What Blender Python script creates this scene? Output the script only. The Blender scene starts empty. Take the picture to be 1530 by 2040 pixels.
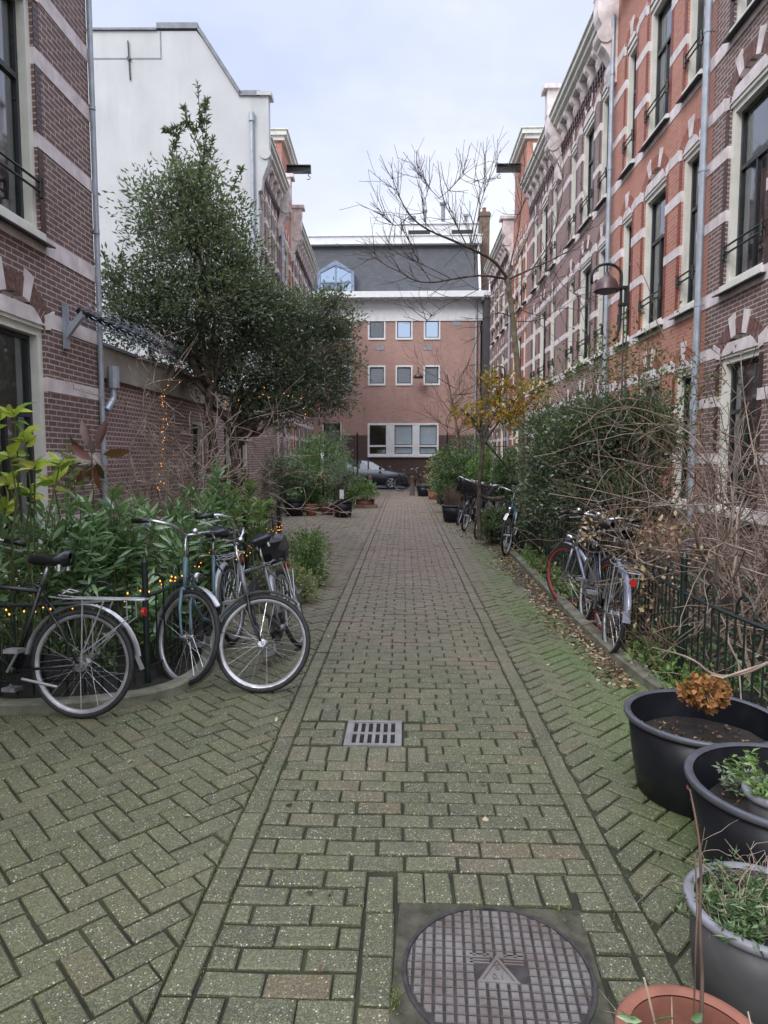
SKY_S, SUN_S, EXPO, ZEN = .093, 1.5, .45, 3.8
import bpy, math, random
import numpy as np
from mathutils import Vector, Matrix
random.seed(7); RNG = np.random.default_rng(11)
PI = math.pi; R = math.radians
S = bpy.context.scene
COL = S.collection

# ------------------------------------------------------------------ camera
F, CX, CY, VX, VY, H0 = 1340.0, 765.0, 1020.0, 806.0, 910.0, 1.6
phi = math.atan((CY-VY)/F); th = math.atan((VX-CX)/F*math.cos(phi))
cam_d = bpy.data.cameras.new('camera'); cam = bpy.data.objects.new('camera', cam_d); COL.objects.link(cam)
cam.location = (0, 0, H0); cam.rotation_euler = (PI/2-phi, 0, th)
cam_d.sensor_fit = 'VERTICAL'; cam_d.sensor_height = 24; cam_d.lens = 24*F/2040
cam_d.clip_start = .05; cam_d.clip_end = 500
S.camera = cam
CM = cam.rotation_euler.to_matrix()
def ray(px, py): return CM @ Vector(((px-CX)/F, -(py-CY)/F, -1))
def G(px, py, z=0.0):
    d = ray(px, py); t = (z-H0)/d.z; return Vector((d.x*t, d.y*t, z))
def atY(px, py, Y):
    d = ray(px, py); t = Y/d.y; return Vector((d.x*t, Y, H0+d.z*t))
def atX(px, py, X):
    d = ray(px, py); t = X/d.x; return Vector((X, d.y*t, H0+d.z*t))

# ------------------------------------------------------------------ materials
def node(nt, t, **kw):
    n = nt.nodes.new(t)
    for k, v in kw.items():
        if k.startswith('i_'): n.inputs[k[2:].replace('_', ' ')].default_value = v
        else: setattr(n, k, v)
    return n
def rgba(c): return (c[0], c[1], c[2], 1)
def base_mat(name):
    m = bpy.data.materials.new(name); m.use_nodes = True
    return m, m.node_tree, m.node_tree.nodes['Principled BSDF']
def L(nt, a, b): nt.links.new(a, b)
def ramp(nt, fac, stops):
    r = nt.nodes.new('ShaderNodeValToRGB'); e = r.color_ramp.elements
    e[0].position, e[0].color = stops[0][0], rgba(stops[0][1]); e[1].position, e[1].color = stops[1][0], rgba(stops[1][1])
    for p, c in stops[2:]:
        x = e.new(p); x.color = rgba(c)
    L(nt, fac, r.inputs[0]); return r.outputs[0]
def mix(nt, fac, a, b, bt='MIX'):
    m = nt.nodes.new('ShaderNodeMix'); m.data_type = 'RGBA'; m.blend_type = bt
    for s, v in ((m.inputs[0], fac), (m.inputs[6], a), (m.inputs[7], b)):
        if isinstance(v, (int, float)): s.default_value = v
        elif isinstance(v, tuple): s.default_value = rgba(v)
        else: L(nt, v, s)
    return m.outputs[2]
def mth(nt, op, a, b=0.0):
    m = nt.nodes.new('ShaderNodeMath'); m.operation = op
    for s, v in ((m.inputs[0], a), (m.inputs[1], b)):
        if isinstance(v, (int, float)): s.default_value = v
        else: L(nt, v, s)
    return m.outputs[0]
def noise(nt, vec, scale, detail=4, rough=.55):
    n = node(nt, 'ShaderNodeTexNoise'); n.inputs['Scale'].default_value = scale
    n.inputs['Detail'].default_value = detail; n.inputs['Roughness'].default_value = rough
    if vec is not None: L(nt, vec, n.inputs['Vector'])
    return n.outputs[0]
def mapr(nt, v, a, b, c=0.0, d=1.0):
    m = nt.nodes.new('ShaderNodeMapRange'); L(nt, v, m.inputs[0])
    for i, x in enumerate((a, b, c, d)): m.inputs[i+1].default_value = x
    return m.outputs[0]
def bump(nt, bs, h, strength=.3, dist=.01):
    b = nt.nodes.new('ShaderNodeBump'); b.inputs['Strength'].default_value = strength; b.inputs['Distance'].default_value = dist
    L(nt, h, b.inputs['Height']); L(nt, b.outputs[0], bs.inputs['Normal'])
def simple(name, c, rough=.6, metal=0.0, var=.18, scale=6.0, bmp=0.0, spec=.5, c2=None, bscale=None):
    m, nt, bs = base_mat(name)
    tc = node(nt, 'ShaderNodeTexCoord').outputs['Object']
    nz = noise(nt, tc, scale, 5)
    c2 = c2 or tuple(x*(1-var*1.6) for x in c)
    c1 = tuple(min(1, x*(1+var*.6)) for x in c)
    L(nt, ramp(nt, nz, [(.3, c2), (.7, c1)]), bs.inputs['Base Color'])
    bs.inputs['Roughness'].default_value = rough; bs.inputs['Metallic'].default_value = metal
    bs.inputs['Specular IOR Level'].default_value = spec
    rn = mapr(nt, noise(nt, tc, scale*3, 3), .3, .7, max(0, rough-.1), min(1, rough+.12)); L(nt, rn, bs.inputs['Roughness'])
    if bmp: bump(nt, bs, noise(nt, tc, bscale or scale*8, 4), bmp, .004)
    return m
def brick_mat(name, c1, c2, mortar, bw=.215, rh=.0625, ms=.005, rough=.8, dirt=.35, bright=None):
    """object space, switching between the two wall directions by the face normal"""
    m, nt, bs = base_mat(name)
    tcn = node(nt, 'ShaderNodeTexCoord'); tc = tcn.outputs['Object']
    sp = node(nt, 'ShaderNodeSeparateXYZ'); L(nt, tc, sp.inputs[0])
    ns = node(nt, 'ShaderNodeSeparateXYZ'); L(nt, tcn.outputs['Normal'], ns.inputs[0])
    side = mth(nt, 'GREATER_THAN', mth(nt, 'ABSOLUTE', ns.outputs[0]), .7)
    u = mth(nt, 'ADD', mth(nt, 'MULTIPLY', sp.outputs[0], mth(nt, 'SUBTRACT', 1.0, side)), mth(nt, 'MULTIPLY', sp.outputs[1], side))
    cv = node(nt, 'ShaderNodeCombineXYZ'); L(nt, u, cv.inputs[0]); L(nt, sp.outputs[2], cv.inputs[1])
    bt = node(nt, 'ShaderNodeTexBrick'); L(nt, cv.outputs[0], bt.inputs['Vector'])
    bt.inputs['Scale'].default_value = 1; bt.inputs['Brick Width'].default_value = bw; bt.inputs['Row Height'].default_value = rh
    bt.inputs['Mortar Size'].default_value = ms; bt.inputs['Mortar Smooth'].default_value = .15; bt.inputs['Bias'].default_value = -.1
    bt.inputs['Color1'].default_value = rgba(c1); bt.inputs['Color2'].default_value = rgba(c2); bt.inputs['Mortar'].default_value = rgba(mortar)
    nz = noise(nt, tc, 1.3, 6, .6); fn = noise(nt, tc, 45, 3)
    col = mix(nt, mapr(nt, nz, .35, .75, 0, dirt), bt.outputs[0], tuple(x*.45 for x in c2))
    col = mix(nt, mapr(nt, fn, .3, .8, 0, .35), col, tuple(min(1, x*1.5) for x in c1))
    mp = node(nt, 'ShaderNodeMapping'); L(nt, tc, mp.inputs[0]); mp.inputs['Scale'].default_value = (2.2, 2.2, .25)
    st = noise(nt, mp.outputs[0], 1.5, 4)
    col = mix(nt, mapr(nt, st, .58, .8, 0, .3), col, tuple(x*.8 for x in mortar))
    L(nt, col, bs.inputs['Base Color']); bs.inputs['Roughness'].default_value = rough
    hgt = mth(nt, 'ADD', mth(nt, 'MULTIPLY', mth(nt, 'SUBTRACT', 1.0, bt.outputs['Fac']), 1.0), mth(nt, 'MULTIPLY', fn, .3))
    bump(nt, bs, hgt, .5, .006)
    return m
def leaf_mat(name, cols, rough=.38, trans=.25, spec=.5):
    """per leaf tint attribute picks the colour of that leaf"""
    m, nt, bs = base_mat(name)
    at = node(nt, 'ShaderNodeAttribute', attribute_name='tint')
    n = len(cols)
    c = ramp(nt, at.outputs['Fac'], [(i/(n-1), cc) for i, cc in enumerate(cols)])
    L(nt, c, bs.inputs['Base Color']); bs.inputs['Roughness'].default_value = rough; bs.inputs['Specular IOR Level'].default_value = spec
    tr = node(nt, 'ShaderNodeBsdfTranslucent'); L(nt, mix(nt, .5, c, (.25, .4, .05)), tr.inputs[0])
    ms = node(nt, 'ShaderNodeMixShader'); ms.inputs[0].default_value = trans
    L(nt, bs.outputs[0], ms.inputs[1]); L(nt, tr.outputs[0], ms.inputs[2])
    L(nt, ms.outputs[0], nt.nodes['Material Output'].inputs[0])
    return m
def glass_mat(name, tint=(.9, .94, .95), opq=.12, refl=.10, dark=(.02, .025, .03)):
    m, nt, bs = base_mat(name)
    gl = node(nt, 'ShaderNodeBsdfGlossy'); gl.inputs['Roughness'].default_value = .03; gl.inputs[0].default_value = (.9, .94, 1, 1)
    tc = node(nt, 'ShaderNodeTexCoord').outputs['Object']
    b = nt.nodes.new('ShaderNodeBump'); b.inputs['Strength'].default_value = .06; b.inputs['Distance'].default_value = .02
    L(nt, noise(nt, tc, 1.7, 2), b.inputs['Height']); L(nt, b.outputs[0], gl.inputs['Normal'])
    tr = node(nt, 'ShaderNodeBsdfTransparent'); tr.inputs[0].default_value = rgba(tint)
    df = node(nt, 'ShaderNodeBsdfDiffuse'); df.inputs[0].default_value = rgba(dark)
    m1 = node(nt, 'ShaderNodeMixShader'); m1.inputs[0].default_value = opq; L(nt, tr.outputs[0], m1.inputs[1]); L(nt, df.outputs[0], m1.inputs[2])
    fr = node(nt, 'ShaderNodeFresnel'); fr.inputs[0].default_value = 1.75
    m2 = node(nt, 'ShaderNodeMixShader'); L(nt, mth(nt, 'ADD', fr.outputs[0], refl), m2.inputs[0])
    L(nt, m1.outputs[0], m2.inputs[1]); L(nt, gl.outputs[0], m2.inputs[2]); L(nt, m2.outputs[0], nt.nodes['Material Output'].inputs[0])
    return m
def glow_mat(name, c, s):
    m, nt, bs = base_mat(name); bs.inputs['Base Color'].default_value = rgba(c)
    bs.inputs['Emission Color'].default_value = rgba(c); bs.inputs['Emission Strength'].default_value = s; return m
def paver_mat():
    m, nt, bs = base_mat('paver_clinker')
    tcn = node(nt, 'ShaderNodeTexCoord'); tc = tcn.outputs['Object']
    at = node(nt, 'ShaderNodeAttribute', attribute_name='tint').outputs['Fac']
    sp = node(nt, 'ShaderNodeSeparateXYZ'); L(nt, tc, sp.inputs[0])
    base = ramp(nt, at, [(0, (.032, .034, .026)), (.35, (.056, .057, .040)), (.8, (.098, .096, .060)), (.93, (.105, .075, .052)), (1, (.11, .06, .046))])
    # moss film: strong near, wearing off along the trodden middle farther on
    mz = noise(nt, tc, .8, 7, .68); mf = noise(nt, tc, 22, 6, .75)
    far = mapr(nt, sp.outputs[1], 4, 9.5, .95, .0)
    sidem = mapr(nt, mth(nt, 'ABSOLUTE', mth(nt, 'SUBTRACT', sp.outputs[0], .06)), .65, 1.1, 0, .42)
    mo = mth(nt, 'MINIMUM', mth(nt, 'ADD', mth(nt, 'MULTIPLY', far, mapr(nt, mz, .3, .7, .25, .95)), sidem), 1.0)
    mo = mth(nt, 'MULTIPLY', mo, mapr(nt, mf, .33, .62, .12, 1.0))
    redfar = mapr(nt, sp.outputs[1], 4, 10, 0, .85)
    col = mix(nt, redfar, base, (.185, .118, .100))
    moss = ramp(nt, mf, [(.3, (.022, .031, .008)), (.75, (.100, .124, .024))])
    col = mix(nt, mth(nt, 'MULTIPLY', mo, .85), col, moss)
    dm = noise(nt, tc, 2.3, 6, .7); col = mix(nt, mapr(nt, dm, .50, .68, 0, .6), col, (.03, .032, .022))
    rp = noise(nt, tc, 1.1, 3, .5)
    col = mix(nt, mth(nt, 'MULTIPLY', mapr(nt, rp, .52, .66, 0, .55), mapr(nt, mth(nt, 'ABSOLUTE', sp.outputs[0]), .5, 1.0, 1, .25)), col, (.16, .105, .085))
    # right hand gutter strip of deep green moss
    gx = mth(nt, 'MULTIPLY', mapr(nt, sp.outputs[0], .85, 1.25, 0, 1), mapr(nt, sp.outputs[1], 10, 14, 1, .2))
    gx = mth(nt, 'MULTIPLY', gx, mapr(nt, mz, .36, .58, .1, .85))
    col = mix(nt, gx, col, (.050, .11, .010))
    # exposed quartz grains
    vo = node(nt, 'ShaderNodeTexVoronoi'); L(nt, tc, vo.inputs['Vector']); vo.inputs['Scale'].default_value = 120; vo.inputs['Randomness'].default_value = 1
    sc = node(nt, 'ShaderNodeSeparateColor'); L(nt, vo.outputs['Color'], sc.inputs[0])
    dot = mth(nt, 'MULTIPLY', mth(nt, 'LESS_THAN', vo.outputs['Distance'], mth(nt, 'MULTIPLY', sc.outputs[1], .42)), mth(nt, 'GREATER_THAN', sc.outputs[0], .74))
    vo2 = node(nt, 'ShaderNodeTexVoronoi'); L(nt, tc, vo2.inputs['Vector']); vo2.inputs['Scale'].default_value = 260
    s2 = node(nt, 'ShaderNodeSeparateColor'); L(nt, vo2.outputs['Color'], s2.inputs[0])
    col = mix(nt, mapr(nt, s2.outputs[0], 0, 1, 0, .6), col, mix(nt, s2.outputs[1], (.018, .02, .012), (.34, .33, .21)))
    col = mix(nt, mth(nt, 'MULTIPLY', dot, .85), col, (.48, .47, .36))
    L(nt, col, bs.inputs['Base Color'])
    L(nt, mapr(nt, mz, .3, .7, .55, .85), bs.inputs['Roughness'])
    hh = mth(nt, 'ADD', mth(nt, 'MULTIPLY', s2.outputs[1], .5), mth(nt, 'MULTIPLY', mf, 1.2))
    bump(nt, bs, hh, .75, .004)
    return m
M = {}
M['paver'] = paver_mat()
M['joint'] = simple('joint_soil', (.026, .030, .013), .95, scale=5, var=.5, bmp=.9, c2=(.008, .009, .006))
M['joint2'] = simple('washed_soil', (.075, .052, .040), .95, scale=25, var=.6, bmp=.9, c2=(.03, .022, .016))
M['soil'] = simple('garden_soil', (.018, .013, .010), .95, scale=14, var=.5, bmp=.8)
M['asphalt'] = simple('asphalt', (.10, .10, .105), .85, scale=20)
M['kerb'] = simple('mossy_concrete', (.20, .19, .15), .9, scale=7, c2=(.07, .075, .045), bmp=.4)
M['brown'] = brick_mat('purple_brown_brick', (.185, .105, .09), (.12, .072, .066), (.56, .50, .47), ms=.0075)
M['brown2'] = brick_mat('lighter_purple_brick', (.28, .17, .15), (.19, .12, .115), (.60, .53, .53))
M['red'] = brick_mat('orange_red_brick', (.46, .195, .135), (.36, .15, .11), (.57, .44, .39), ms=.004, dirt=.25)
M['annex'] = brick_mat('dark_annex_brick', (.22, .125, .115), (.15, .09, .085), (.58, .51, .48), bw=.11, ms=.008)
M['salmon'] = brick_mat('salmon_brick', (.40, .235, .20), (.32, .18, .155), (.50, .41, .38), dirt=.15)
M['plinth'] = simple('brown_plinth', (.10, .065, .055), .8)
M['vouss'] = simple('arch_brick', (.19, .10, .085), .8, scale=18, var=.35, bmp=.3)
M['voussred'] = simple('arch_brick_red', (.36, .13, .085), .8, scale=18, var=.3, bmp=.3)
M['glazed'] = simple('glazed_quoin_brick', (.075, .035, .033), .4, scale=18, var=.35)
M['glazedred'] = simple('red_quoin_brick', (.27, .07, .045), .5, scale=18, var=.3)
M['mortar'] = simple('pointing_mortar', (.34, .30, .27), .9, scale=20)
M['stone'] = simple('pale_pink_stone', (.78, .70, .70), .75, scale=4, var=.14, bmp=.15, c2=(.52, .46, .45))
M['cream'] = simple('cream_paint', (.78, .77, .70), .5, scale=3, var=.10)
M['creamg'] = simple('green_cream_paint', (.72, .72, .66), .5, scale=3, var=.1)
M['beige'] = simple('weathered_beige', (.36, .33, .28), .7, scale=2, var=.25)
M['white'] = simple('white_paint', (.76, .77, .79), .5, scale=3, var=.07)
M['plaster'] = simple('white_plaster', (.55, .56, .575), .85, scale=.7, var=.07, bmp=.1, bscale=60)
M['sash'] = simple('dark_sash_paint', (.022, .026, .028), .35, scale=4)
M['iron'] = simple('black_iron', (.016, .02, .018), .4, scale=10, var=.3)
M['greeniron'] = simple('green_black_iron', (.010, .020, .018), .38, scale=10, var=.3)
M['slatesill'] = simple('dark_sill', (.045, .04, .042), .5)
M['zinc'] = simple('zinc_pipe', (.40, .44, .50), .45, .35, scale=5, var=.15)
M['lead'] = simple('lead_flashing', (.22, .23, .26), .6, scale=4)
M['glass'] = glass_mat('window_glass')
M['glassd'] = glass_mat('dark_window_glass', opq=.8)
M['mirror'] = glass_mat('sky_reflecting_glass', opq=.5, refl=.60)
M['mirror'].node_tree.nodes['Glossy BSDF'].inputs[0].default_value = (.66, .80, 1, 1)
M['glasssky'] = simple('painted_sky_glass', (.33, .40, .46), .12, scale=1.5, var=.12)  # opaque pane, pale sky reflection put into its base colour
M['inside'] = simple('dark_interior', (.03, .028, .028), .9)
M['curtl'] = simple('pale_curtain', (.68, .70, .72), .9, scale=3, var=.12)
M['curtd'] = simple('grey_curtain', (.78, .79, .84), .9, scale=3, var=.2)
M['warm'] = simple('warm_room', (.24, .12, .06), .8, scale=2, var=.4)
M['slate'] = brick_mat('grey_roof_slate', (.075, .08, .09), (.055, .058, .068), (.045, .048, .058), bw=.28, rh=.18, ms=.006, dirt=.3)
M['roof'] = simple('grey_roofing', (.13, .13, .14), .8)
M['bark'] = simple('grey_brown_bark', (.13, .10, .08), .9, scale=12, var=.5, bmp=.7)
M['barkl'] = simple('pale_bark', (.22, .18, .13), .85, scale=9, var=.4, bmp=.5, c2=(.09, .085, .05))
M['twig'] = simple('pale_twig', (.44, .35, .28), .8, scale=6, var=.45, c2=(.13, .08, .055))
M['twigg'] = simple('grey_brown_twig', (.27, .21, .175), .85, scale=6, var=.5, c2=(.10, .065, .05))
M['twigr'] = simple('red_brown_twig', (.17, .11, .085), .8, scale=6, var=.4)
M['stem'] = simple('green_stem', (.09, .12, .04), .7)
M['ever'] = leaf_mat('evergreen_leaves', [(.05, .065, .05), (.10, .12, .085), (.15, .18, .115), (.21, .25, .15), (.32, .36, .24)], .25, .3, .9)
M['ever2'] = leaf_mat('dark_holm_leaves', [(.07, .085, .065), (.115, .14, .095), (.165, .20, .13), (.26, .30, .21)], .22, .25, 1.0)
M['laurel'] = leaf_mat('laurel_leaves', [(.06, .12, .05), (.11, .20, .085), (.18, .30, .13), (.32, .43, .24)], .22, .25, .8)
M['aucuba'] = leaf_mat('yellow_green_leaves', [(.13, .26, .03), (.30, .44, .05), (.50, .58, .08), (.55, .50, .12)], .35, .35)
M['fresh'] = leaf_mat('fresh_green_leaves', [(.06, .11, .035), (.10, .18, .055), (.17, .28, .08), (.27, .36, .13)], .45, .3)
M['varieg'] = leaf_mat('variegated_leaves', [(.08, .12, .04), (.2, .25, .10), (.34, .38, .2), (.26, .15, .09)], .5, .3)
M['rose'] = leaf_mat('rose_leaves', [(.04, .06, .02), (.08, .12, .04), (.16, .19, .06), (.24, .13, .05)], .5, .3)
M['olive'] = leaf_mat('olive_leaves', [(.10, .14, .08), (.18, .23, .15), (.3, .36, .26)], .5, .2)
M['autumn'] = leaf_mat('autumn_leaves', [(.38, .11, .02), (.5, .24, .03), (.52, .38, .06), (.22, .24, .04)], .5, .4)
M['redleaf'] = leaf_mat('dark_red_leaves', [(.035, .012, .012), (.09, .025, .02), (.16, .05, .03)], .3, .15, .6)
M['dryflower'] = leaf_mat('dry_flower_petals', [(.16, .06, .02), (.36, .15, .05), (.5, .26, .1)], .8, .3)
M['litter'] = leaf_mat('fallen_leaf_litter', [(.05, .03, .02), (.12, .065, .04), (.2, .12, .07), (.42, .33, .2), (.5, .42, .3)], .8, .1)
M['ivy'] = leaf_mat('ivy_leaves', [(.04, .07, .032), (.075, .135, .055), (.13, .21, .085), (.23, .31, .16)], .4, .2)
M['grass'] = leaf_mat('moss_grass', [(.05, .10, .015), (.12, .2, .03), (.3, .28, .08)], .7, .3)
M['tub'] = simple('black_plastic', (.012, .013, .018), .42, scale=5, var=.3, spec=.35)
M['tubrim'] = simple('worn_plastic_rim', (.075, .078, .095), .4, scale=8)
M['greypot'] = simple('grey_plastic', (.085, .085, .09), .5, scale=5, var=.25)
M['greyrim'] = simple('pale_grey_rim', (.21, .21, .235), .5, scale=8)
M['terra'] = simple('terracotta', (.26, .10, .065), .75, scale=7, var=.3, bmp=.15)
M['redpot'] = simple('dark_red_pot', (.13, .04, .035), .6)
M['cast'] = simple('cast_iron', (.15, .145, .138), .5, .15, scale=7, var=.45, bmp=.4, c2=(.10, .07, .06))
M['castd'] = simple('cast_iron_recess', (.045, .04, .04), .9, scale=20, var=.4)
M['cement'] = simple('dark_cement', (.065, .058, .042), .95, scale=16, var=.6, bmp=.9, c2=(.018, .022, .012))
M['grate'] = simple('grate_steel', (.21, .20, .195), .6, .1, scale=8, var=.2, bmp=.2)
M['pitshade'] = simple('painted_pit_shade', (.004, .004, .004), 1)
M['rubber'] = simple('tyre_rubber', (.022, .022, .024), .7, scale=20, var=.3, bmp=.3)
M['chrome'] = simple('worn_chrome', (.55, .55, .57), .25, .9, scale=14, var=.3)
M['alu'] = simple('dull_aluminium', (.42, .42, .44), .4, .6, scale=12, var=.2)
M['blackp'] = simple('black_bike_paint', (.014, .014, .016), .3, scale=10, var=.3)
M['bluep'] = simple('blue_bike_paint', (.10, .17, .21), .35, scale=10, var=.25)
M['silverp'] = simple('silver_blue_paint', (.26, .28, .36), .35, .4, scale=10, var=.2)
M['greyp'] = simple('grey_bike_paint', (.16, .16, .17), .35, .3, scale=10, var=.2)
M['tealp'] = simple('teal_bike_paint', (.02, .12, .14), .35, scale=10)
M['saddle'] = simple('saddle_vinyl', (.012, .013, .015), .35, scale=10)
M['redl'] = simple('red_reflector', (.45, .02, .015), .25)
M['redrim'] = simple('red_rim', (.30, .05, .04), .5)
M['brass'] = simple('brass_bell', (.4, .33, .2), .3, .8)
M['carp'] = simple('dark_car_paint', (.022, .028, .045), .18, .2, scale=3, var=.1, spec=.7)
M['lampsh'] = simple('brown_lamp_enamel', (.10, .055, .055), .35, .1)
M['wood'] = simple('weathered_wood', (.17, .12, .09), .85, scale=9, var=.35, bmp=.3)
M['bulb'] = glow_mat('amber_bulb', (1, .38, .06), 2.0)
M['blueframe'] = simple('blue_dormer_paint', (.20, .25, .36), .5)
M['plate'] = simple('grey_vent', (.30, .31, .34), .6)
M['bag'] = simple('black_bag', (.012, .012, .014), .45, scale=16, bmp=.4)
M['label'] = simple('white_label', (.75, .76, .8), .5)

def streaks(m, dark, k=.5, sx=3.0, sz=.12, base=.5):
    nt = m.node_tree; bs = nt.nodes['Principled BSDF']; ln = bs.inputs['Base Color'].links[0]; src = ln.from_socket
    tc = node(nt, 'ShaderNodeTexCoord').outputs['Object']; mp = node(nt, 'ShaderNodeMapping'); L(nt, tc, mp.inputs[0]); mp.inputs['Scale'].default_value = (sx, sx, sz)
    a = mapr(nt, noise(nt, mp.outputs[0], 1.6, 6, .65), base, base+.25, 0, 1); b = mapr(nt, noise(nt, tc, .55, 5, .6), .35, .7, .15, 1)
    L(nt, mix(nt, mth(nt, 'MULTIPLY', mth(nt, 'MULTIPLY', a, b), k), src, dark), bs.inputs['Base Color'])
streaks(M['brown'], (.07, .05, .05), .5, 2.2, .25); streaks(M['brown2'], (.09, .065, .065), .5, 2.2, .25); streaks(M['red'], (.17, .075, .06), .5, 2.2, .25); streaks(M['salmon'], (.22, .13, .11), .5, 1.6, .2)
streaks(M['plaster'], (.27, .28, .275), .5, .7, .14, .46); streaks(M['stone'], (.25, .22, .21), .6, 5, 1.2); streaks(M['cream'], (.35, .34, .29), .45, 6, .8); streaks(M['white'], (.35, .36, .37), .35, 3, .3)
# ------------------------------------------------------------------ mesh helpers
class MB:
    def __init__(s): s.v = []; s.f = []; s.m = []; s.t = []
    def add(s, vs, fs, mi=0, t=.5):
        o = len(s.v); s.v.extend([tuple(p) for p in vs])
        for f in fs: s.f.append(tuple(i+o for i in f)); s.m.append(mi); s.t.append(t)
    def box(s, a, b, mi=0, t=.5):
        x0, x1 = sorted((a[0], b[0])); y0, y1 = sorted((a[1], b[1])); z0, z1 = sorted((a[2], b[2]))
        s.add([(x0,y0,z0),(x1,y0,z0),(x1,y1,z0),(x0,y1,z0),(x0,y0,z1),(x1,y0,z1),(x1,y1,z1),(x0,y1,z1)],
              [(3,2,1,0),(4,5,6,7),(0,1,5,4),(1,2,6,5),(2,3,7,6),(3,0,4,7)], mi, t)
    def prism(s, poly, fn, mi=0, t=.5):
        """poly: 2D points (ccw), fn(p, k) -> 3D for k=0 back, 1 front"""
        n = len(poly)
        s.add([fn(p, 0) for p in poly]+[fn(p, 1) for p in poly],
              [tuple(range(n))[::-1], tuple(range(n, 2*n))]+[(i, (i+1) % n, n+(i+1) % n, n+i) for i in range(n)], mi, t)
    def tube(s, pts, rad, n=8, mi=0, t=.5, closed=False, cap=True):
        pts = [Vector(p) for p in pts]; m = len(pts)
        if m < 2: return
        if not isinstance(rad, (list, tuple)): rad = [rad]*m
        up = Vector((0, 0, 1)); rings = []; prev = None
        for i, p in enumerate(pts):
            if closed: d = pts[(i+1) % m]-pts[i-1]
            else: d = pts[min(i+1, m-1)]-pts[max(i-1, 0)]
            if d.length < 1e-9: d = Vector((0, 0, 1))
            d.normalize()
            if prev is None:
                a = d.cross(up)
                if a.length < .1: a = d.cross(Vector((1, 0, 0)))
            else:
                a = prev - d*prev.dot(d)
                if a.length < 1e-4: a = d.cross(up)
            a.normalize(); prev = a; b = d.cross(a)
            rings.append([p+(a*math.cos(2*PI*k/n)+b*math.sin(2*PI*k/n))*rad[i] for k in range(n)])
        vs = [q for r in rings for q in r]; fs = []
        for i in range(m if closed else m-1):
            j = (i+1) % m
            for k in range(n):
                l = (k+1) % n; fs.append((i*n+k, i*n+l, j*n+l, j*n+k))
        if cap and not closed: fs += [tuple(range(n))[::-1], tuple((m-1)*n+k for k in range(n))]
        s.add(vs, fs, mi, t)
    def lathe(s, prof, c=(0, 0, 0), n=24, mi=0, sx=1, sy=1, t=.5):
        vs = []; fs = []
        for r, z in prof:
            for k in range(n): vs.append((c[0]+r*sx*math.cos(2*PI*k/n), c[1]+r*sy*math.sin(2*PI*k/n), c[2]+z))
        for i in range(len(prof)-1):
            for k in range(n):
                l = (k+1) % n; fs.append((i*n+k, i*n+l, (i+1)*n+l, (i+1)*n+k))
        s.add(vs, fs, mi, t)
    def xf(s, fn): s.v = [tuple(fn(Vector(p))) for p in s.v]; return s
    def build(s, name, mats, parent=None, smooth=False, loc=None):
        me = bpy.data.meshes.new(name); me.from_pydata(s.v, [], s.f)
        if not isinstance(mats, (list, tuple)): mats = [mats]
        for m in mats: me.materials.append(M[m] if isinstance(m, str) else m)
        if len(mats) > 1: me.polygons.foreach_set('material_index', s.m)
        a = me.attributes.new('tint', 'FLOAT', 'FACE'); a.data.foreach_set('value', s.t)
        if smooth: me.polygons.foreach_set('use_smooth', [True]*len(s.f))
        me.update(); o = bpy.data.objects.new(name, me); COL.objects.link(o)
        if parent: o.parent = parent
        if loc: o.location = loc
        return o
def tag(o, label=None, cat=None, group=None, kind=None):
    if label: o['label'] = label
    if cat: o['category'] = cat
    if group: o['group'] = group
    if kind: o['kind'] = kind
    return o
def thing(name, label, cat, loc=(0, 0, 0), rz=0.0, group=None):
    o = bpy.data.objects.new(name, None); COL.objects.link(o); o.location = loc; o.rotation_euler = (0, 0, rz)
    o.empty_display_size = .2
    return tag(o, label, cat, group)
def copy_tree(o, parent=None):
    c = o.copy(); COL.objects.link(c)
    if parent: c.parent = parent
    for ch in list(o.children): copy_tree(ch, c)
    return c
def np_obj(name, V, Fc, tint, mat, parent=None, smooth=False):
    me = bpy.data.meshes.new(name); k = Fc.shape[1]; n = len(Fc)
    me.vertices.add(len(V)); me.vertices.foreach_set('co', V.astype(np.float32).ravel())
    me.loops.add(n*k); me.loops.foreach_set('vertex_index', Fc.astype(np.int32).ravel())
    me.polygons.add(n); me.polygons.foreach_set('loop_start', np.arange(0, n*k, k, dtype=np.int32))
    me.materials.append(M[mat]); a = me.attributes.new('tint', 'FLOAT', 'FACE'); a.data.foreach_set('value', tint.astype(np.float32))
    if smooth: me.polygons.foreach_set('use_smooth', [True]*n)
    me.update(calc_edges=True); me.validate()
    o = bpy.data.objects.new(name, me); COL.objects.link(o)
    if parent: o.parent = parent
    return o
def unit(a): return a/np.maximum(np.linalg.norm(a, axis=-1, keepdims=True), 1e-9)
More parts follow.
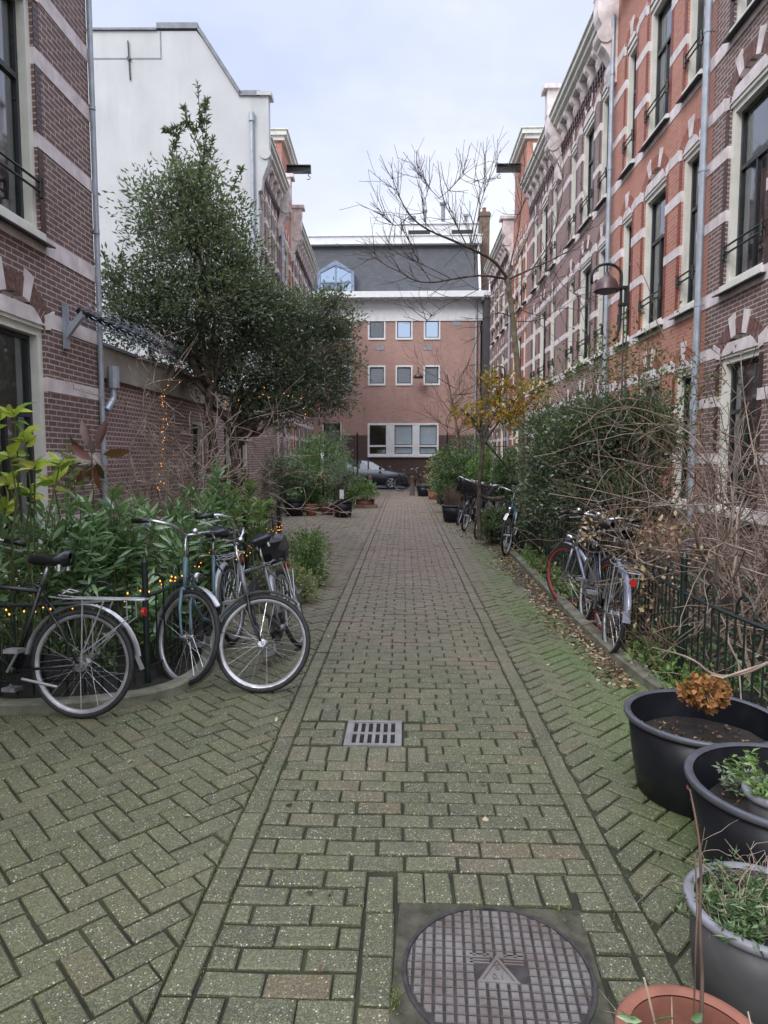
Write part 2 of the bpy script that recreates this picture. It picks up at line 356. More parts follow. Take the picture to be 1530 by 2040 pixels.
def leaves(name, P, D, ln, wd, mat, parent=None, tint=None, fold=.25, curve=.15, jit=.35, seg=1, face=None):
    """P positions, D growth directions; folded pointed leaves"""
    n = len(P); P = np.asarray(P, float); D = unit(np.asarray(D, float)+RNG.normal(0, jit, (n, 3)))
    r = unit(RNG.normal(0, 1, (n, 3))+np.array([0, 0, .6])) if face is None else unit(RNG.normal(0, .35, (n, 3))+np.array(face)); side = unit(np.cross(D, r)); nrm = np.cross(side, D)
    l = ln*RNG.uniform(.6, 1.25, (n, 1)); w = wd*RNG.uniform(.7, 1.2, (n, 1))
    tint = RNG.uniform(0, 1, n) if tint is None else np.clip(tint+RNG.normal(0, .12, n), 0, 1)
    if seg == 1:
        V = np.stack([P, P+D*l*.45+side*w*.5+nrm*w*fold, P+D*l-nrm*l*curve, P+D*l*.45-side*w*.5+nrm*w*fold], 1).reshape(-1, 3)
        b = np.arange(n)[:, None]*4
        Fc = np.concatenate([b+np.array([[0, 1, 2]]), b+np.array([[0, 2, 3]])], 1).reshape(-1, 3); tt = np.repeat(tint, 2)
    else:
        pts = [P]; st = [(.28, .42), (.62, .5), (1.0, 0)]
        c = [P]
        for a, ww in st: c.append(P+D*l*a-nrm*l*curve*a*a)
        V = np.stack([c[0], c[1]+side*w*.42+nrm*w*fold, c[1], c[1]-side*w*.42+nrm*w*fold,
                      c[2]+side*w*.46+nrm*w*fold, c[2], c[2]-side*w*.46+nrm*w*fold, c[3]], 1).reshape(-1, 3)
        b = np.arange(n)[:, None]*8
        tr = [[0,1,2],[0,2,3],[1,4,5],[1,5,2],[2,5,6],[2,6,3],[4,7,5],[5,7,6]]
        Fc = np.concatenate([b+np.array([x]) for x in tr], 1).reshape(-1, 3); tt = np.repeat(tint, 8)
    return np_obj(name, V, Fc, tt, mat, parent, smooth=False)
def sub(a, b, n): return [a+(b-a)*i/(n) for i in range(n+1)]
# ------------------------------------------------------------------ sky and light
w = bpy.data.worlds.new('World'); S.world = w; w.use_nodes = True; nt = w.node_tree
bg = nt.nodes['Background']
SUN_EL, SUN_AZ = R(40), R(212)
sky = node(nt, 'ShaderNodeTexSky', sky_type='NISHITA', sun_disc=False, sun_elevation=SUN_EL, sun_rotation=SUN_AZ)
tc = node(nt, 'ShaderNodeTexCoord').outputs['Generated']
sp = node(nt, 'ShaderNodeSeparateXYZ'); L(nt, tc, sp.inputs[0])
zz = mth(nt, 'ADD', mth(nt, 'MAXIMUM', sp.outputs[2], 0.0), .12)
cv = node(nt, 'ShaderNodeCombineXYZ')
L(nt, mth(nt, 'DIVIDE', sp.outputs[0], zz), cv.inputs[0]); L(nt, mth(nt, 'DIVIDE', sp.outputs[1], zz), cv.inputs[1])
n1 = noise(nt, cv.outputs[0], .38, 6, .6); n2 = noise(nt, cv.outputs[0], 1.1, 6, .6)
cf = mth(nt, 'ADD', mth(nt, 'MULTIPLY', n1, .75), mth(nt, 'MULTIPLY', n2, .25))
cloud = ramp(nt, cf, [(.40, (5.7, 6.4, 8.7)), (.49, (6.9, 7.4, 9.1)), (.57, (8.9, 9.1, 9.6))])
hor = mapr(nt, sp.outputs[2], .15, .42, .9, 0)
cloud = mix(nt, hor, cloud, (9.4, 9.7, 10.2))
skc = mix(nt, .9, sky.outputs[0], cloud)
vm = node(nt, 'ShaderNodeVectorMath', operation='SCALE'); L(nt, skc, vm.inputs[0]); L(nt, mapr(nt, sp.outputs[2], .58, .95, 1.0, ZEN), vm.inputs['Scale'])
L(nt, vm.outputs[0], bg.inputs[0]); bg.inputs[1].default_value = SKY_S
sd = bpy.data.lights.new('sun', 'SUN'); sd.energy = SUN_S; sd.angle = R(24); sd.color = (1, .97, .94)
so = bpy.data.objects.new('sun', sd); COL.objects.link(so)
so.rotation_euler = (PI/2-SUN_EL, 0, PI-SUN_AZ)
S.view_settings.view_transform = 'Standard'; S.view_settings.look = 'None'; S.view_settings.exposure = EXPO; S.view_settings.gamma = 1
S.cycles.max_bounces = 6; S.cycles.transparent_max_bounces = 10; S.cycles.caustics_reflective = False; S.cycles.caustics_refractive = False

# ------------------------------------------------------------------ ground
mb = MB(); mb.add([(-150, -20, -.0125), (150, -20, -.0125), (150, 32.15, -.0125), (-150, 32.15, -.0125)], [(0, 1, 2, 3)])
mb.add([(-150, 32.15, -.02), (150, 32.15, -.02), (150, 250, -.02), (-150, 250, -.02)], [(0, 1, 2, 3)])
tag(mb.build('ground', 'joint'), kind='structure')
mb = MB(); mb.add([(-150, 32.2, -.012), (150, 32.2, -.012), (150, 37.2, -.012), (-150, 37.2, -.012)], [(0, 1, 2, 3)])
tag(mb.build('road', 'asphalt'), kind='structure')
mb = MB(); mb.box((-60, 37.2, -.1), (60, 38.3, .1)); mb.box((-60, 36.95, -.1), (60, 37.198, .12))
tag(mb.build('far_pavement', 'kerb'), kind='structure')

PXL, PXR = -.73, .85            # outer joints of the middle strip
GR = [G(684, 1488), G(815, 1436)]
gx0, gx1, gy0, gy1 = -.345, -.005, G(690, 1486).y, G(690, 1434).y
mcx, mcy, mr = .295, G(990, 1932).y, .285
MX0, MX1, MY0, MY1 = mcx-.325, mcx+.315, mcy-.40, G(990, 1802).y
def clip(poly, a, b, c):        # keep a*x+b*y<=c
    out = []
    for i in range(len(poly)):
        p, q = poly[i], poly[(i+1) % len(poly)]; dp = a*p[0]+b*p[1]-c; dq = a*q[0]+b*q[1]-c
        if dp <= 0: out.append(p)
        if dp*dq < 0:
            t = dp/(dp-dq); out.append((p[0]+(q[0]-p[0])*t, p[1]+(q[1]-p[1])*t))
    return out
def area(p): return .5*sum(p[i][0]*p[(i+1) % len(p)][1]-p[(i+1) % len(p)][0]*p[i][1] for i in range(len(p)))
def inset(p, d):
    n = len(p); out = []
    for i in range(n):
        a, b, c = Vector(p[i-1]), Vector(p[i]), Vector(p[(i+1) % n])
        e1 = (b-a).normalized(); e2 = (c-b).normalized()
        n1 = Vector((-e1.y, e1.x)); n2 = Vector((-e2.y, e2.x)); s = n1+n2
        k = 1+n1.dot(n2); s = s/max(k, .45)
        out.append(tuple(b+s*d))
    return out
pv = MB()
def brick(poly, t=None, zoff=0):
    q = [poly[0]]
    for p in poly[1:]:
        if (Vector(p)-Vector(q[-1])).length > .006: q.append(p)
    if len(q) > 2 and (Vector(q[0])-Vector(q[-1])).length < .006: q.pop()
    if len(q) < 3 or area(q) < .0012: return
    g = random.uniform(.0044, .0074); p0 = inset(q, g); p1 = inset(q, g+.0055)
    if area(p1) < .0006: return
    z = zoff+random.gauss(0, .0016)-(.004 if random.random() < .04 else 0); sx, sy = random.gauss(0, .011), random.gauss(0, .011)
    cx, cy = sum(p[0] for p in q)/len(q), sum(p[1] for p in q)/len(q)
    jx, jy = random.gauss(0, .0012), random.gauss(0, .0012); rot = random.gauss(0, .006)
    fz = lambda p: (p[0]+jx-rot*(p[1]-cy), p[1]+jy+rot*(p[0]-cx), z+sx*(p[0]-cx)+sy*(p[1]-cy)); n = len(p0)
    J = [(random.gauss(0, .0011), random.gauss(0, .0011)) for _ in q]; A = [fz((p[0]+j[0], p[1]+j[1])) for p, j in zip(p0, J)]; B = [fz((p[0]+j[0], p[1]+j[1])) for p, j in zip(p1, J)]
    vs = [(a[0], a[1], -.03) for a in A]+[(a[0], a[1], a[2]-.005) for a in A]+B
    fs = [(i, (i+1) % n, n+(i+1) % n, n+i) for i in range(n)]+[(n+i, n+(i+1) % n, 2*n+(i+1) % n, 2*n+i) for i in range(n)]+[tuple(range(2*n, 3*n))]
    pv.add(vs, fs, 0, random.betavariate(2, 2) if t is None else t)
def rect(x0, y0, x1, y1): return [(x0, y0), (x1, y0), (x1, y1), (x0, y1)]
def blocked(x0, y0, x1, y1):
    for a in ((gx0, gy0, gx1, gy1), (MX0, MY0, MX1, MY1)):
        if x0 < a[2]-.012 and x1 > a[0]+.012 and y0 < a[3]-.012 and y1 > a[1]+.012: return a
    return None
bl, bw_ = .21, .104
y = .2; row = 0
SOLD = (MX0-.0, MY1, MX1+.0, MY1+bl*.86)
SG1 = (-.625, gy0-.185, .125, gy0); SG2 = (-.625, gy1, .125, gy1+.185); SL = (MX0-.108, .2, MX0, MY1+bl*.86)
XTRA = (SOLD, SG1, SG2, SL)
while y < 32.0:
    # borders, lengthwise
    if row % 2 == 0:
        for x0, x1 in ((PXL, PXL+.105), (PXR-.105, PXR)):
            brick(rect(x0, y, x1, y+2*bw_))
    x = PXL+.105-(bl*.5 if row % 2 else 0)+random.uniform(-.012, .012)
    while x < PXR-.106:
        x0, x1 = max(x, PXL+.105), min(x+bl, PXR-.105)
        x += bl
        if x1-x0 < .03: continue
        segs = [(x0, x1)]
        for a in ((gx0, gy0, gx1, gy1), (MX0, MY0, MX1, MY1))+XTRA:
            if y < a[3]-.05 and y+bw_ > a[1]+.05:
                ns = []
                for s0, s1 in segs:
                    if s0 < a[0] and s1 > a[0]: ns.append((s0, a[0]))
                    if s1 > a[2] and s0 < a[2]: ns.append((a[2], s1))
                    if s1 <= a[0] or s0 >= a[2]: ns.append((s0, s1))
                segs = ns
        red = random.random()
        for s0, s1 in segs:
            if s1-s0 > .025: brick(rect(s0, y+.002, s1, y+bw_-.002), .97 if red < .03 else None)
    y += bw_; row += 1
k = 6; ww = (SOLD[2]-SOLD[0])/k
for i in range(k): brick(rect(SOLD[0]+i*ww, SOLD[1], SOLD[0]+(i+1)*ww, SOLD[3]), .6)
for sg in (SG1, SG2):
    for i in range(7): brick(rect(sg[0]+i*.75/7, sg[1], sg[0]+(i+1)*.75/7, sg[3]))
yy_ = SL[1]
while yy_ < SL[3]-.05: brick(rect(SL[0], yy_, SL[2], min(yy_+.205, SL[3]))); yy_ += .205
# 45 degree herringbone on both sides
W = .1045; c45 = math.sqrt(.5)
def herring(x0, x1, y0, y1, far):
    us = [(x*c45+yy*c45, -x*c45+yy*c45) for x in (x0, x1) for yy in (y0, y1)]
    u0, u1 = min(a[0] for a in us), max(a[0] for a in us); v0, v1 = min(a[1] for a in us), max(a[1] for a in us)
    for i in range(int(u0/W)-2, int(u1/W)+3):
        for j in range(int(v0/W)-2, int(v1/W)+3):
            d = (i-j) % 4
            if d == 0: r = rect(i*W, j*W, (i+2)*W, (j+1)*W)
            elif d == 3: r = rect(i*W, j*W, (i+1)*W, (j+2)*W)
            else: continue
            p = [(u*c45-v*c45, u*c45+v*c45) for u, v in r]
            for cl in ((-1, 0, -x0), (1, 0, x1), (0, -1, -y0), (0, 1, y1)):
                if not p: break
                p = clip(p, *cl)
            if len(p) >= 3: brick(p)
herring(-4.2, PXL, .2, 32, 0)
herring(PXR, 2.6, .2, 32, 0)
tag(pv.build('paving', 'paver'), kind='structure')

# gully grate
t = thing('drain_grate', 'square pale steel drain grate with two rows of slots in the brick path', 'drain', ((gx0+gx1)/2, (gy0+gy1)/2, 0))
a, b = (gx1-gx0)/2-.008, (gy1-gy0)/2-.008
mb = MB(); mb.box((-a, -b, -.05), (a, -b+.03, .002)); mb.box((-a, b-.03, -.05), (a, b, .002)); mb.box((-a, -b+.03, -.05), (-a+.034, b-.03, .002)); mb.box((a-.034, -b+.03, -.05), (a, b-.03, .002))
mb.build('frame', 'grate', t)
mb = MB(); ai, bi = a-.030, b-.031
n = 6; pit = 2*ai/n
for i in range(n+1):
    x = -ai+i*pit; mb.box((x-.0085, -bi, -.03), (x+.011, bi, -.002))
mb.box((-ai, -.012, -.0295), (ai, .012, -.0015)); mb.build('bars', 'grate', t)
mb = MB(); mb.add([(-a, -b, -.008), (a, -b, -.008), (a, b, -.008), (-a, b, -.008)], [(0, 1, 2, 3)]); mb.build('pit', 'pitshade', t)  # flat black sheet, its colour stands in for the shade below the bars

# manhole cover
t = thing('manhole_cover', 'round cast iron manhole cover with raised studs and a triangle in the middle of it', 'manhole cover', (mcx, mcy, 0), R(-3))
mb = MB(); mb.add([(MX0-mcx, MY0-mcy, -.0062), (MX1-mcx, MY0-mcy, -.0062), (MX1-mcx, MY1-mcy, -.0062), (MX0-mcx, MY1-mcy, -.0062)], [(0, 1, 2, 3)])
mb.build('cement_bed', 'cement', t)
mb = MB(); mb.lathe([(.0, -.004), (mr, -.004), (mr+.004, -.012)], n=64); mb.lathe([(mr+.002, -.011), (mr+.002, -.001), (mr+.014, -.001), (mr+.016, -.012)], n=64)
mb.build('plate', 'castd', t)
mb = MB(); st = .0325
for i in range(-10, 11):
    for j in range(-10, 11):
        x, y = i*st+.012, j*st
        h = .0126
        if abs(x) < .080 and -.065 < y < .065: continue
        if abs(abs(x)-.19) < .017 and abs(abs(y)-.016) < .01: continue
        P = [(x-h, y-h), (x+h, y-h), (x+h, y+h), (x-h, y+h)]
        # cut the studs to the circle
        for kk in range(24):
            aa = 2*PI*(kk+.5)/24; P = clip(P, math.cos(aa), math.sin(aa), mr-.004)
            if not P: break
        if len(P) < 3 or area(P) < 1e-4: continue
        Q = inset(P, .0022); m_ = len(P)
        mb.add([(p[0], p[1], -.0035) for p in P]+[(p[0], p[1], .0015) for p in Q], [(k, (k+1) % m_, m_+(k+1) % m_, m_+k) for k in range(m_)]+[tuple(range(m_, 2*m_))])
for yy in (.062, .050, .038, .026):
    for sx in (-1, 1): mb.box((sx*.022, yy-.0025, -.0035), (sx*.085, yy+.0025, .0015))
mb.build('studs', 'cast', t)
mb = MB(); T3 = [(-.066, -.055), (.066, -.055), (0, .058)]; T4 = inset(T3, .010)
for i in range(3):
    j = (i+1) % 3
    mb.add([(*T3[i], -.0035), (*T3[j], -.0035), (*T3[j], .003), (*T3[i], .003), (*T4[i], .003), (*T4[j], .003), (*T4[i], -.003), (*T4[j], -.003)], [(0, 1, 2, 3), (3, 2, 5, 4), (4, 5, 7, 6)])
mb.add([(*p, -.0012) for p in T4], [(0, 1, 2)]); mb.build('triangle', 'cast', t)
def text_obj(name, body, size, loc, mat, parent, ext=.003, rot=(0, 0, 0)):
    cu = bpy.data.curves.new(name, 'FONT'); cu.body = body; cu.size = size; cu.extrude = ext; cu.align_x = 'CENTER'; cu.resolution_u = 3
    to = bpy.data.objects.new('tmp', cu); COL.objects.link(to); bpy.context.view_layer.update()
    me = bpy.data.meshes.new_from_object(to.evaluated_get(bpy.context.evaluated_depsgraph_get())); bpy.data.objects.remove(to)
    me.materials.clear(); me.materials.append(M[mat]); o = bpy.data.objects.new(name, me); COL.objects.link(o)
    o.parent = parent; o.location = loc; o.rotation_euler = rot; return o
text_obj('letter', 'S', .034, (0, .002, -.002), 'cast', t, .004)
text_obj('letter', '0.1', .032, (0, -.038, -.002), 'cast', t, .004)

# ------------------------------------------------------------------ houses
def arc(o):
    a = (o['u1']-o['u0'])/2; r = o.get('rise', 0); c = (o['u0']+o['u1'])/2
    if r <= 0: return (lambda u: o['z1']), None
    Rr = (a*a+r*r)/(2*r); cz = o['z1']+r-Rr
    return (lambda u: cz+math.sqrt(max(Rr*Rr-(u-c)**2, 0))), (Rr, cz, c, math.asin(min(a/Rr, 1)))
def wall_mesh(Ln, H, ops, back=5.0, reveal=.40, base=0.0):
    mb = MB(); xs = sorted(set([0.0, Ln]+[o['u0'] for o in ops]+[o['u1'] for o in ops]))
    for a, b in zip(xs[:-1], xs[1:]):
        if b-a < 1e-6: continue
        cov = sorted([o for o in ops if o['u0'] <= a+1e-6 and o['u1'] >= b-1e-6], key=lambda o: o['z0'])
        n = 10 if any(o.get('rise', 0) > 0 for o in cov) else 1
        us = sub(a, b, n)
        lows = [lambda u: base]+[arc(o)[0] for o in cov]; tops = [(lambda u, z=o['z0']: z) for o in cov]+[lambda u: H]
        for lo, hi in zip(lows, tops):
            for p, q in zip(us[:-1], us[1:]):
                mb.add([(p, 0, lo(p)), (q, 0, lo(q)), (q, 0, hi(q)), (p, 0, hi(p))], [(3, 2, 1, 0)])
    for o in ops:
        f, k = arc(o); top = [(u, f(u)) for u in sub(o['u0'], o['u1'], 10 if k else 1)]
        path = [(o['u0'], o['z0'])]+top+[(o['u1'], o['z0'])]; path.append(path[0])
        for p, q in zip(path[:-1], path[1:]):
            mb.add([(p[0], 0, p[1]), (q[0], 0, q[1]), (q[0], -reveal, q[1]), (p[0], -reveal, p[1])], [(0, 1, 2, 3)])
    mb.add([(0, 0, base), (Ln, 0, base), (Ln, -back, base), (0, -back, base), (0, 0, H), (Ln, 0, H), (Ln, -back, H), (0, -back, H)],
           [(0, 4, 7, 3), (1, 2, 6, 5), (3, 7, 6, 2)])
    return mb
def bands_mesh(Ln, ops, bands, proud=.008):
    mb = MB()
    for zb, hb in bands:
        cuts = sorted([(o['u0'], o['u1']) for o in ops if o['z0'] < zb+hb-.02 and o['z1']+.02 > zb])
        x = 0.0
        for c0, c1 in cuts+[(Ln, Ln)]:
            if c0-x > .03: mb.box((x-(.002 if x > 0 else 0), -.10, zb), (c0+(.002 if c0 < Ln else 0), proud, zb+hb))
            x = max(x, c1)
    return mb
def window(o, par, redb=False, curtain=None, rail=False, frame='cream', glass='glass', sill=True, detail=True, bars=True, mull=True):
    u0, u1, z0, z1 = o['u0'], o['u1'], o['z0'], o['z1']; rs = o.get('rise', 0); c = (u0+u1)/2
    fw = .085 if u1-u0 > .75 else .075
    d0, d1 = -.10, -.04
    mb = MB(); mb.box((u0, -.22, z0), (u0+fw, d1, z1)); mb.box((u1-fw, -.22, z0), (u1, d1, z1))
    mb.box((u0+fw, -.22, z1-fw*.9), (u1-fw, d1-.003, z1)); mb.box((u0+fw, -.22, z0), (u1-fw, d1+.012, z0+fw*.7))
    if rs: mb.box((u0, -.15, z1), (u1, -.01, z1+.06))
    fr = mb.build('window', frame, par)
    i0, i1, j0, j1 = u0+fw, u1-fw, z0+fw*.7, z1-fw*.9
    mb = MB(); s = .048; y0, y1 = -.185, -.13; zm = j0+(j1-j0)*.66
    if bars:
        mb.box((i0, y0, j0), (i0+s, y1, j1)); mb.box((i1-s, y0, j0), (i1, y1, j1)); mb.box((i0+s, y0, j1-s), (i1-s, y1-.002, j1)); mb.box((i0+s, y0, j0), (i1-s, y1-.002, j0+s))
        mb.box((i0+s, y0, zm-s*.6), (i1-s, y1+.004, zm+s*.6))
        if mull and u1-u0 > .95: mb.box((c-.02, y0, j0+s), (c+.02, y1-.004, zm-s*.6))
        mb.build('sash', 'sash', fr)
    mb = MB(); yg = -.162
    dl = random.uniform(-.004, .004); mb.add([(i0, yg+dl, j0), (i1, yg-dl, j0), (i1, yg-dl, j1), (i0, yg+dl, j1)], [(3, 2, 1, 0)]); mb.build('pane', glass, fr)
    if curtain:
        mb = MB(); n = max(8, int((i1-i0)/.045)); cov = 1.0 if curtain.startswith('full') else .5
        cm = curtain.split(':')[1]
        rng = [(i0, i1)] if cov == 1 else [(i0, i0+(i1-i0)*.28), (i1-(i1-i0)*.28, i1)]
        for a, b in rng:
            us = sub(a, b, n); ys = [-.225+.018*math.sin(k*1.9+random.random()) for k in range(n+1)]
            for k in range(n): mb.add([(us[k], ys[k], j0), (us[k+1], ys[k+1], j0), (us[k+1], ys[k+1], j1), (us[k], ys[k], j1)], [(3, 2, 1, 0)])
        mb.build('curtain', cm, fr)
    mb = MB(); mb.add([(u0-.1, -.385, z0-.1), (u1+.1, -.385, z0-.1), (u1+.1, -.385, z1+rs+.1), (u0-.1, -.385, z1+rs+.1)], [(3, 2, 1, 0)]); mb.build('interior', 'inside', fr)
    if sill:
        mb = MB(); mb.box((u0-.02, -.1, z0-.085), (u1+.02, .045, z0-.002)); mb.build('sill', frame, fr)
        mb = MB(); e = .09
        mb.prism([(-.05, -.10), (.11, -.135), (.11, -.118), (-.05, -.086)], lambda p, k: ((u0-e, u1+e)[k], p[0], z0+p[1]))
        mb.build('drip_sill', 'slatesill', fr)
    if rail:
        mb = MB(); zr = z0+.52
        for zq in (zr, zr-.10): mb.tube([(u0-.01, .03, zq), (u1+.01, .03, zq)], .014, 6)
        for x in (u0+.03, u1-.03):
            mb.tube([(x, .03, zr-.16), (x, .032, zr+.05)], .026, 8); mb.tube([(x, .03, zr-.05), (x, -.05, zr-.05)], .016, 6)
        mb.build('window_bar', 'iron', fr)
    f, k = arc(o)
    if k:
        Rr, cz, cc, ang = k
        mb = MB(); n = 12; us = sub(u0, u1, n)
        mb.add([(u, -.075, z1+.055) for u in us]+[(u, -.075, f(u)) for u in us], [(i, i+n+1, i+n+2, i+1) for i in range(n)], 0)
        if detail:
            nd = int((u1-u0)/.055)
            for i in range(nd):
                x = u0+(u1-u0)*(i+.5)/nd; mb.box((x-.016, -.073, z1+.075), (x+.016, -.045, z1+.105))
            mb.box((u0+.02, -.074, z1+.108), (u1-.02, -.052, z1+.125))
            if rs > .2:
                for i in range(4 if u1-u0 > .8 else 2):
                    m_ = 4 if u1-u0 > .8 else 2
                    x = c+(i-(m_-1)/2)*.19; zc = (f(x)+z1+.12)/2+.01; hh = .045
                    mb.add([(x, -.070, zc-hh), (x+hh*.6, -.070, zc), (x, -.070, zc+hh), (x-hh*.6, -.070, zc), (x, -.074, zc-hh), (x+hh*.6, -.074, zc), (x, -.074, zc+hh), (x-hh*.6, -.074, zc)],
                           [(3, 2, 1, 0), (0, 1, 5, 4), (1, 2, 6, 5), (2, 3, 7, 6), (3, 0, 4, 7)], 1)
        mb.build('tympanum', ['cream', 'slatesill'], fr)
        # arch ring
        mb = MB(); w_ = .072; n = max(6, int(2*ang*Rr/w_)); n += (n+1) % 2; stones = {0, n-1, n//2-n//6, n//2+n//6} if u1-u0 > .8 else {0, n-1, n//2}
        def ringp(a0, a1, r0, r1, y1):
            P = [(r0, a0), (r0, a1), (r1, a1), (r1, a0)]
            q = [(cc+r*math.sin(a), cz+r*math.cos(a)) for r, a in P]
            return q
        A0 = -ang-.02
        ms = MB()
        for i in range(n):
            a0 = -ang+2*ang*i/n; a1 = a0+2*ang/n; g = .003/Rr
            if i in stones:
                e = (w_*.6)/Rr; r1 = Rr+.30 if i not in (0, n-1) else Rr+.27
                q = ringp(a0-e*.6, a1+e*.6, Rr-.004, r1, 0)
                if i in (0, n-1):
                    s_ = -1 if i == 0 else 1; q = [(cc+s_*(u1-u0)/2, z1-.0), (cc+s_*((u1-u0)/2+.10), z1+.02), (cc+s_*((u1-u0)/2+.20), z1+.24), (cc+s_*((u1-u0)/2-.02), z1+.15)]
                    if s_ < 0: q = q[::-1]
                ms.prism(q, lambda p, k: (p[0], (-.09, .016)[k], p[1]))
            else:
                mb.prism(ringp(a0+g, a1-g, Rr, Rr+.215, 0), lambda p, k: (p[0], (-.09, .009)[k], p[1]), 0, random.random())
        n2 = 14; vs = []
        for i in range(n2+1):
            a_ = -ang+2*ang*i/n2; vs += [(cc+(Rr+.001)*math.sin(a_), .0045, cz+(Rr+.001)*math.cos(a_)), (cc+(Rr+.212)*math.sin(a_), .0045, cz+(Rr+.212)*math.cos(a_))]
        mb.add(vs, [(2*i, 2*i+1, 2*i+3, 2*i+2) for i in range(n2)], 1)
        mb.add(ms.v, ms.f, 2); mb.build('brick_arch', ['voussred' if redb else 'vouss', 'mortar', 'stone'], fr)
    return fr
def quoins(ops, redb):
    mb = MB()
    for o in ops:
        z = o['z0']+.01
        while z < o['z1']-.07:
            for s, u in ((-1, o['u0']), (1, o['u1'])):
                w_ = .11 if int(z/.063) % 2 else .11
                mb.box((u+s*w_, -.005, z), (u, .004, z+.054))
            z += .0625
    return mb
def downpipe(par, u, H, d=.10):
    mb = MB(); mb.tube([(u, d, .0), (u, d, H)], .05, 12)
    for z in np.arange(1.9, H, 1.95): mb.tube([(u, d, z), (u, d, z+.07)], .058, 12); mb.tube([(u, d, z+.03), (u, 0, z+.03)], .012, 5)
    mb.build('downpipe', 'zinc', par, smooth=False)
def cornice(par, u0, u1, zt=11.3, brk=.62, proj=.36):
    mb = MB(); mb.box((u0, -.02, zt-.13), (u1, proj, zt)); mb.box((u0, -.02, zt-.26), (u1, proj-.08, zt-.132)); mb.box((u0, -.02, zt-.38), (u1, proj-.18, zt-.262))
    mb.box((u0, -.2, zt+.001), (u1, proj+.05, zt+.04)); co = mb.build('cornice', 'creamg', par)
    n = int((u1-u0)/brk); 
    for i in range(n):
        u = u0+(i+.5)*(u1-u0)/n; mb = MB()
        pr = [(0, -.86), (.07, -.84), (.12, -.70), (.10, -.60), (.2, -.50), (.22, -.385), (0, -.385)]
        mb.prism(pr, lambda p, k: (u+(-.085, .085)[k], p[0], zt+p[1])); mb.build('bracket', 'stone', co)
    mb = MB(); dn = int((u1-u0)/.21)
    for i in range(dn):
        u = u0+(i+.5)*(u1-u0)/dn; mb.box((u-.045, -.02, zt-1.02), (u+.045, .05, zt-.86)); mb.box((u-.045, -.02, zt-1.12), (u+.045, .025, zt-1.022))
    mb.box((u0, -.02, zt-.858), (u1, .055, zt-.78))
    mb.build('brick_dentils', 'glazed', co)
def console(par, u, zt=11.3, cap=0.0):
    mb = MB(); wd = .17
    pr = [(.02, -1.75), (.10, -1.70), (.15, -1.45), (.13, -1.3), (.24, -1.1), (.34, -1.0), (.38, -.78), (.34, -.56), (.42, -.42), (.44, -.30), (.44, .05), (-.05, .05), (-.05, -1.75)]
    mb.prism(pr, lambda p, k: (u+(-wd, wd)[k], p[0], zt+p[1]))
    mb.tube([(u-wd-.03, .27, zt-.78), (u+wd+.03, .27, zt-.78)], .17, 14)
    if cap:
        mb.box((u-wd, -.6, zt+.052), (u+wd, .45, zt+cap)); mb.box((u-wd-.07, -.66, zt+cap+.001), (u+wd+.07, .56, zt+cap+.12))
    mb.build('stone_console', 'stone', par)
def house(name, label, o, ang, Ln, mat, ops, H=10.95, redb=False, bands=None, cor=None, pipe=None, group='terraced brick houses', wins=True, back=6, **kw):
    t = thing(name, label, 'house', (o[0], o[1], 0), ang, group)
    wm = wall_mesh(Ln, H, ops, back); qb = quoins([q for q in ops if q['z0'] > .5], redb); wm.add(qb.v, qb.f, 1); wm.build('wall', [mat, 'glazedred' if redb else 'glazed'], t)
    if bands: bands_mesh(Ln, ops, bands).build('stone_bands', 'stone', t)
    for q in ops:
        r = random.random(); cur = q.get('cur', 'full:curtl' if r < .35 else ('half:curtl' if r < .6 else ('full:curtd' if r < .75 else None)))
        window(q, t, redb, curtain=cur, rail=q.get('rail', False), frame=q.get('frame', 'cream'), glass=q.get('glass', 'glass'))
    if cor: cornice(t, *cor)
    mb = MB(); mb.add([(0, .0, H+.30), (Ln, .0, H+.30), (Ln, -3, H+.7), (0, -3, H+.7), (Ln, -back, H+.7), (0, -back, H+.7)], [(0, 1, 2, 3), (3, 2, 4, 5)])
    mb.add([(0, -.01, H), (Ln, -.01, H), (Ln, -.01, H+.30), (0, -.01, H+.30)], [(0, 1, 2, 3)])
    mb.build('roof', 'roof', t)
    if pipe is not None:
        for p in pipe: downpipe(t, p, H-.3)
    return t
BANDS = [(.75, .16), (1.5, .15), (2.32, .15), (3.02, .16), (3.80, .19), (4.9, .15), (5.75, .17), (6.45, .17), (7.24, .19), (8.2, .15), (9.1, .17), (9.85, .17)]
def std_ops(spans, L_=None, rows=(0, 1, 2), frames=None):
    R_ = [(.85, 2.98, .28), (4.0, 6.40, .36), (7.45, 9.75, .36)]; out = []
    for (a, b) in spans:
        for r in rows:
            z0, z1, rs = R_[r]; rs = rs*(1 if b-a > .8 else .62)
            out.append(dict(u0=a, u1=b, z0=z0, z1=z1, rise=rs, rail=(r > 0)))
    return out
XR = 4.5
A90 = PI/2
